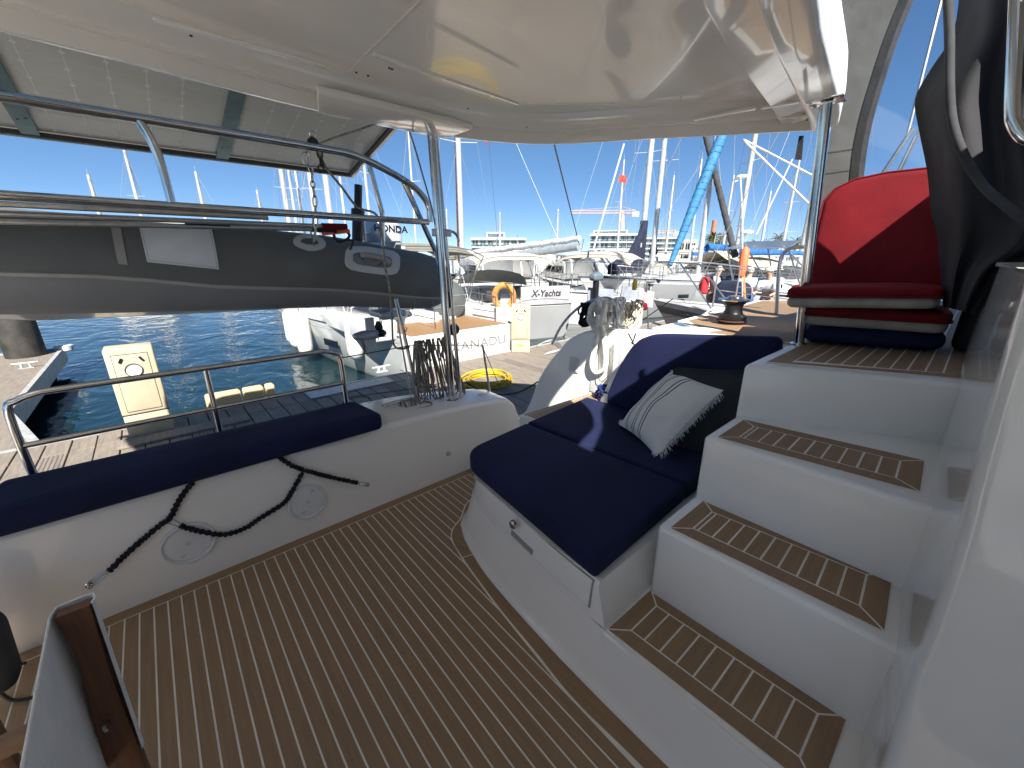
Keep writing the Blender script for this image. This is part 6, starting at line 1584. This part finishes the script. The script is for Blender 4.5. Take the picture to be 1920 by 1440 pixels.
building(560, 660, 470, 150, 3, 7, 'pale apartment block hidden behind the dinghy', balcony=True)
building(300, 460, 472, 150, 3, 9, 'long white block far behind the dinghy', balcony=True)
building(60, 200, 474, 150, 3, 9, 'white block at the far left behind the dinghy', balcony=True)
# chimney and cranes
m = MB(); p = gp(1328, 170, -.2); m.lathe([(1.1, 0), (.8, atd(1328, 416, 170).z+.2), (.85, atd(1328, 415, 170).z+.5)], p, seg=10); T(m.build('chimney', brick, ang=40), 'tall red brick chimney behind the palm trees', 'chimney')
def cranef(px, ybase, ytop, D, xl, xr, label, t=.5):
    root = empty('tower_crane', label, 'crane'); a = atd(px, ybase, D); b = atd(px, ytop, D)
    m = MB()
    for sx in (-t, t):
        for sy in (-t, t): m.tube([a+V(sx, sy, 0), b+V(sx, sy, 0)], .12, 4)
    n = 10
    for k in range(n):
        z0_ = a.lerp(b, k/n); z1_ = a.lerp(b, (k+1)/n); m.tube([z0_+V(-t, -t, 0), z1_+V(t, -t, 0)], .08, 4); m.tube([z0_+V(t, t, 0), z1_+V(t, -t, 0)], .08, 4)
    m.build('tower', crane, root)
    l_ = atd(xl, ytop+5, D); r_ = atd(xr, ytop+5, D); m = MB(); up = V(0, 0, .9)
    m.tube([l_, r_], .13, 4); m.tube([l_+up, r_+up], .10, 4)
    for k in range(24): m.tube([l_.lerp(r_, k/24), l_.lerp(r_, (k+.5)/24)+up, l_.lerp(r_, (k+1)/24)], .06, 4)
    m.tube([l_+up, b+V(0, 0, 1.2), r_+up], .05, 4); m.build('jib', crane, root)
    m = MB(); m.box(r_+V(0, 0, -.3), (1.6, 1.6, 1.6)); m.build('counterweight', bld, root)
cranef(1166, 450, 395, 150, 1070, 1192, 'large tower crane with long jib above the white apartment block')
cranef(1250, 455, 432, 190, 1225, 1268, 'small tower crane behind the unfinished brick building')
# palms
def palm(px, ytop, D, label, seed):
    rr = random.Random(seed); base = gp(px, D, -.2); top = atd(px, ytop, D); top = V(base.x, base.y, top.z)
    root = empty('palm_tree', label, 'palm', 'palm trees on the far shore')
    m = MB(); m.tube([base, base.lerp(top, .5)+V(.1, 0, 0), top], [.32, .24, .22], 8); m.build('trunk', palmt, root)
    m = MB()
    for k in range(46):
        a = rr.uniform(0, 6.28); el = rr.uniform(-.5, 1.2); L = rr.uniform(2.0, 3.3); P = []
        for j in range(6):
            t = j/5; P.append(top+V(math.cos(a)*math.cos(el)*L*t, math.sin(a)*math.cos(el)*L*t, math.sin(el)*L*t-1.3*t*t))
        for j in range(5):
            d = (P[j+1]-P[j]).normalized(); s_ = d.cross(V(0, 0, 1)).normalized()
            for sg in (-1, 1):
                for q in range(2):
                    c = P[j].lerp(P[j+1], q/2); w_ = .55*(1-.12*j)
                    m.add([c, c+s_*sg*w_+d*.25-V(0, 0, .22), c+d*.22], [(0, 1, 2)])
    m.build('crown', palmg, root, ang=0)
palm(1330, 447, 110, 'leftmost palm tree, in front of the chimney', 1); palm(1350, 450, 114, 'second palm tree from the left beside the chimney', 2); palm(1340, 461, 104, 'lower bushy palm between the two taller ones', 3)
palm(1414, 462, 105, 'palm tree seen behind the solar panel arch', 4); palm(1432, 466, 108, 'palm tree right of the solar panel arch mast', 5); palm(1450, 447, 150, 'tall far palm above the solar panels', 6); palm(1484, 455, 140, 'palm tree just left of the right hand post', 7)
# shrubs on the shore
def shrub(px, y0, D, w_, h, label, seed):
    rr = random.Random(seed); c = gp(px, D, -.2); m = MB(); z0 = atd(px, y0, D).z-h
    for k in range(420):
        a = rr.uniform(0, 6.28); rad_ = rr.random()**.5*w_*(.8+.2*math.sin(a*3)); z = z0+h*rr.random()*(1-.5*(rad_/w_)**2)+.1*math.sin(a*5)
        p = c+V(math.cos(a)*rad_, math.sin(a)*rad_, 0); p.z = z; e = .14*rr.uniform(.7, 1.5); n1_ = V(rr.uniform(-1, 1), rr.uniform(-1, 1), rr.uniform(-1, 1)).normalized(); n2_ = n1_.orthogonal().normalized()
        m.add([p-n1_*e, p+n2_*e, p+n1_*e], [(0, 1, 2)])
    T(m.build('shrub', leafg, ang=0), label, 'shrub', 'green shrubs along the far shore')
shrub(845, 478, 130, 5, 3.2, 'green shrubs left of the pavilion on the slope', 1); shrub(853, 496, 90, 1.5, 1.2, 'small shrub in front of the low pavilion wall', 2); shrub(957, 499, 92, 1.6, 1.4, 'dark green shrub right of the pavilion entrance', 3); shrub(1060, 512, 80, 4, 1.0, 'low hedge behind the cream sprayhood', 4)
shrub(1395, 478, 100, 6, 2.5, 'shrubs behind the solar panel arch', 5); shrub(1240, 505, 88, 5, 1.2, 'low hedge beneath the brick building', 6); shrub(835, 462, 150, 3, 3, 'treetops left of the maroon covered mast', 7)
# pile row with lamp posts etc: orange/red parked items skipped
# ================================================================ FLAGS
def flag(px, py, D, w_, h, mt, label, pole_=None):
    q = atd(px, py, D); m = MB(); rows = []
    dirx = V(-q.y, q.x, 0).normalized()*-1
    for i in range(7):
        t = i/6; rows.append([q+dirx*(w_*t)+V(0, 0, -h*j/3-.25*w_*t)+V(q.x, q.y, 0).normalized()*.06*math.sin(t*6+j*.6) for j in range(4)])
    m.grid(rows); m.grid([[p+V(0, 0, 0)+dirx.cross(V(0, 0, 1))*.004 for p in r_] for r_ in rows]); T(m.build('flag', mt, ang=60), label, 'flag')
flag(1161, 327, 19, .30, .28, mat('flag_red', (.50, .07, .05), .8), 'small red flag flying beside the yacht mast')
flag(910, 258, 20, .08, .28, MAT['flag_red'], 'tiny red pennant hanging high under the hardtop edge')
flag(1200, 540, 6.8, .22, .25, mat('flag_ensign', (.55, .30, .32), .8, c2=(.7, .68, .7), vs=14), 'faded red and white ensign by the stern coils')
m = MB(); m.tube([atd(1213, 530, 6.8), atd(1216, 640, 6.8)], .012, 6); T(m.build('flagpole', steelm), 'slim pole carrying the faded ensign by the stern coils', 'pole')
m = MB(); q = atd(1206, 582, 6.7); m.slab(resample(rounded([(-.05, -.05), (.05, -.05), (.05, .05), (-.05, .05)], .03), .03), .12, .04, frame=lambda p: V(q.x+p[0], q.y+p[1], q.z+p[2])); T(m.build('marker_float', red, ang=60), 'small red float hanging below the faded ensign', 'float')
m = MB(); q = atd(1183, 590, 6.4); m.lathe([(.02, .25), (.10, .2), (.17, .05), (.18, -.15), (.13, -.27), (0, -.32)], q, (0, 0, 1), 16); T(m.build('ball_fender', white, ang=60), 'round white fender behind the cream rope coil', 'fender')
# high halyards / thin stays in the sky
for i, (a, b_, D, r_) in enumerate((((915, 250), (935, 470), 22, .010), ((965, 262), (1052, 462), 22, .008), ((1036, 262), (1085, 455), 16.4, .012))):
    m = MB(); m.tube([atd(*a, D), atd(*b_, D)], r_, 4); T(m.build('halyard', rubber if i != 1 else ropew), ['thin dark halyard hanging left of the long pale boom', 'thin white stay crossing the sky under the hardtop', 'dark stay leading to the end of the long pale boom'][i], 'rope')
m = MB(); m.tube([atd(1393, 262, 11), atd(1520, 385, 11)], .022, 6); m.tube([atd(1395, 262, 11), atd(1525, 330, 11)], .020, 6); T(m.build('stays', white), 'pair of white tubes slanting across the sky at the right', 'stay')
m = MB(); m.tube([atd(1170, 270, 17), atd(1112, 470, 15)], .035, 6); T(m.build('raked_pole', lgrey), 'pale raked pole standing left of the mast with navy bag', 'pole')
m = MB(); m.tube([atd(1486, 298, 20), atd(1418, 440, 20)], .025, 5); T(m.build('backstay', ropew), 'pale stay slanting down left from the hanging black strap', 'stay')

# ================================================================ PEOPLE
def person(pos, face, H, pose, label, top, bottom, hairm, carry=None):
    """one skinned body, clothed by vertical zones through separate shells"""
    Mx = Matrix.Translation(pos) @ Matrix.Rotation(face, 4, 'Z') @ Matrix.Scale(H/1.75, 4)
    lean, hd_, arm = pose
    J = {'pel': (0, 0, .95, .135), 'wst': (lean*.2, 0, 1.10, .125), 'chs': (lean*.6, 0, 1.32, .145), 'nk': (lean, 0, 1.48, .062), 'hd0': (lean*1.1+.02, 0, 1.56, .075), 'hd': (lean*1.15+.03+hd_, 0, 1.66, .095), 'tp': (lean*1.15+.02+hd_, 0, 1.73, .06)}
    for s_, n_ in ((1, 'l'), (-1, 'r')):
        J['hp'+n_] = (0, s_*.09, .88, .10); J['kn'+n_] = (.03*s_, s_*.10, .50, .062); J['an'+n_] = (-.03*s_, s_*.10, .09, .042); J['ft'+n_] = (.14-.03*s_, s_*.11, .035, .038)
        J['sh'+n_] = (lean*.85, s_*.17, 1.40, .065); J['el'+n_] = (lean*.6+arm*.3, s_*.23, 1.14, .042); J['wr'+n_] = (lean*.5+arm, s_*.21, .95+arm*.6, .028); J['hn'+n_] = (lean*.5+arm+.06, s_*.20, .90+arm*.7, .032)
    E = [('pel', 'wst'), ('wst', 'chs'), ('chs', 'nk'), ('nk', 'hd0'), ('hd0', 'hd'), ('hd', 'tp')]
    for n_ in 'lr': E += [('pel', 'hp'+n_), ('hp'+n_, 'kn'+n_), ('kn'+n_, 'an'+n_), ('an'+n_, 'ft'+n_), ('chs', 'sh'+n_), ('sh'+n_, 'el'+n_), ('el'+n_, 'wr'+n_), ('wr'+n_, 'hn'+n_)]
    def skin_obj(keys, edges, infl, name, mt, par=None, root=None):
        idx = {k: i for i, k in enumerate(keys)}
        me = bpy.data.meshes.new(name); me.from_pydata([J[k][:3] for k in keys], [(idx[a], idx[b]) for a, b in edges], [])
        o = bpy.data.objects.new(name, me); col.objects.link(o); md = o.modifiers.new('s', 'SKIN'); md.use_smooth_shade = True
        for k in keys:
            r_ = J[k][3]+infl; me.skin_vertices[0].data[idx[k]].radius = (r_, r_)
        me.skin_vertices[0].data[idx[root or keys[0]]].use_root = True
        sb = o.modifiers.new('u', 'SUBSURF'); sb.levels = 1; sb.render_levels = 1
        dg = bpy.context.evaluated_depsgraph_get(); m2 = bpy.data.meshes.new_from_object(o.evaluated_get(dg)); bpy.data.objects.remove(o)
        m2.transform(Mx); m2.materials.clear(); m2.materials.append(mt); m2.polygons.foreach_set('use_smooth', [True]*len(m2.polygons))
        o = bpy.data.objects.new(name, m2); col.objects.link(o)
        if par: o.parent = par
        return o
    body = skin_obj(list(J), E, 0, 'person', skin); T(body, label, 'person')
    skin_obj(['chs', 'wst', 'shl', 'shr', 'ell', 'elr'], [('wst', 'chs'), ('chs', 'shl'), ('chs', 'shr'), ('shl', 'ell'), ('shr', 'elr')], .05, 'shirt', top, body)
    skin_obj(['pel', 'hpl', 'hpr', 'knl', 'knr', 'wst'], [('pel', 'wst'), ('pel', 'hpl'), ('pel', 'hpr'), ('hpl', 'knl'), ('hpr', 'knr')], .04, 'trousers', bottom, body)
    m = MB(); c = V(*J['hd'][:3]); m.lathe([(0, .115), (.07, .10), (.104, .05), (.108, .0), (.09, -.03), (.02, -.03)], c+V(-.02, 0, .0), (-.25, 0, 1), 12); m.v = [tuple(Mx @ Vector(v)) for v in m.v]; m.build('hair', hairm, body)
    m = MB(); m.tube([c+V(.085, 0, .01), c+V(.115, 0, -.015)], [.012, .016], 6); 
    for s_ in (-1, 1): m.lathe([(0, 0), (.012, .002), (0, .004)], c+V(.088, s_*.035, .02), (1, 0, 0), 6); m.lathe([(0, 0), (.028, .006), (0, .012)], c+V(0, s_*.094, 0), (0, s_, 0), 8)
    m.v = [tuple(Mx @ Vector(v)) for v in m.v]; m.build('face', skin, body)
    return body, Mx
pp = gp(1342, 13.0, DZ); b1, Mx = person(pp, R(-60), 1.72, (.06, .02, .12), 'person with grey hair and red backpack standing on the dock', mat('shirt_grey', (.35, .35, .36), .9), mat('trousers_khaki', (.18, .15, .12), .9), hair)
m = MB(); m.slab(resample(rounded([(-.17, -.24), (.17, -.24), (.17, .24), (-.17, .24)], .07), .05), .22, .08, .03, frame=lambda p: Mx @ V(-.12-p[2], p[0], 1.22+p[1])); T(m.build('backpack', mat('backpack_red', (.42, .02, .03), .7, bumps2=(7, .5, .03)), ang=60), 'red backpack worn by the person on the dock', 'backpack')
pp = gp(1452, 12.2, DZ); person(pp, R(170), 1.74, (.14, .05, .25), 'person with white hair and white shirt bending over on the dock', mat('shirt_white', (.72, .72, .72), .9), mat('trousers_grey', (.12, .12, .13), .9), mat('white_hair', (.62, .55, .46), .8))
pp = gp(1408, 12.8, DZ); person(pp, R(20), 1.70, (.05, 0, .1), 'person in blue trousers and pale shirt behind the arch tubes', mat('shirt_pale', (.50, .53, .60), .9), mat('trousers_blue', (.04, .10, .28), .9), hair)
m = MB(); q = gp(1376, 12.2, .35)
m.slab(resample(rounded([(-.55, -.5), (.5, -.45), (.45, .5), (-.4, .55)], .25), .08), .25, .1, .05, frame=lambda p: V(q.x+.1*p[1]+p[2], q.y-p[0], q.z+p[1])); T(m.build('boat_cover', navyc, ang=60), 'bundled navy boat cover hanging beside the orange danbuoy', 'cover')
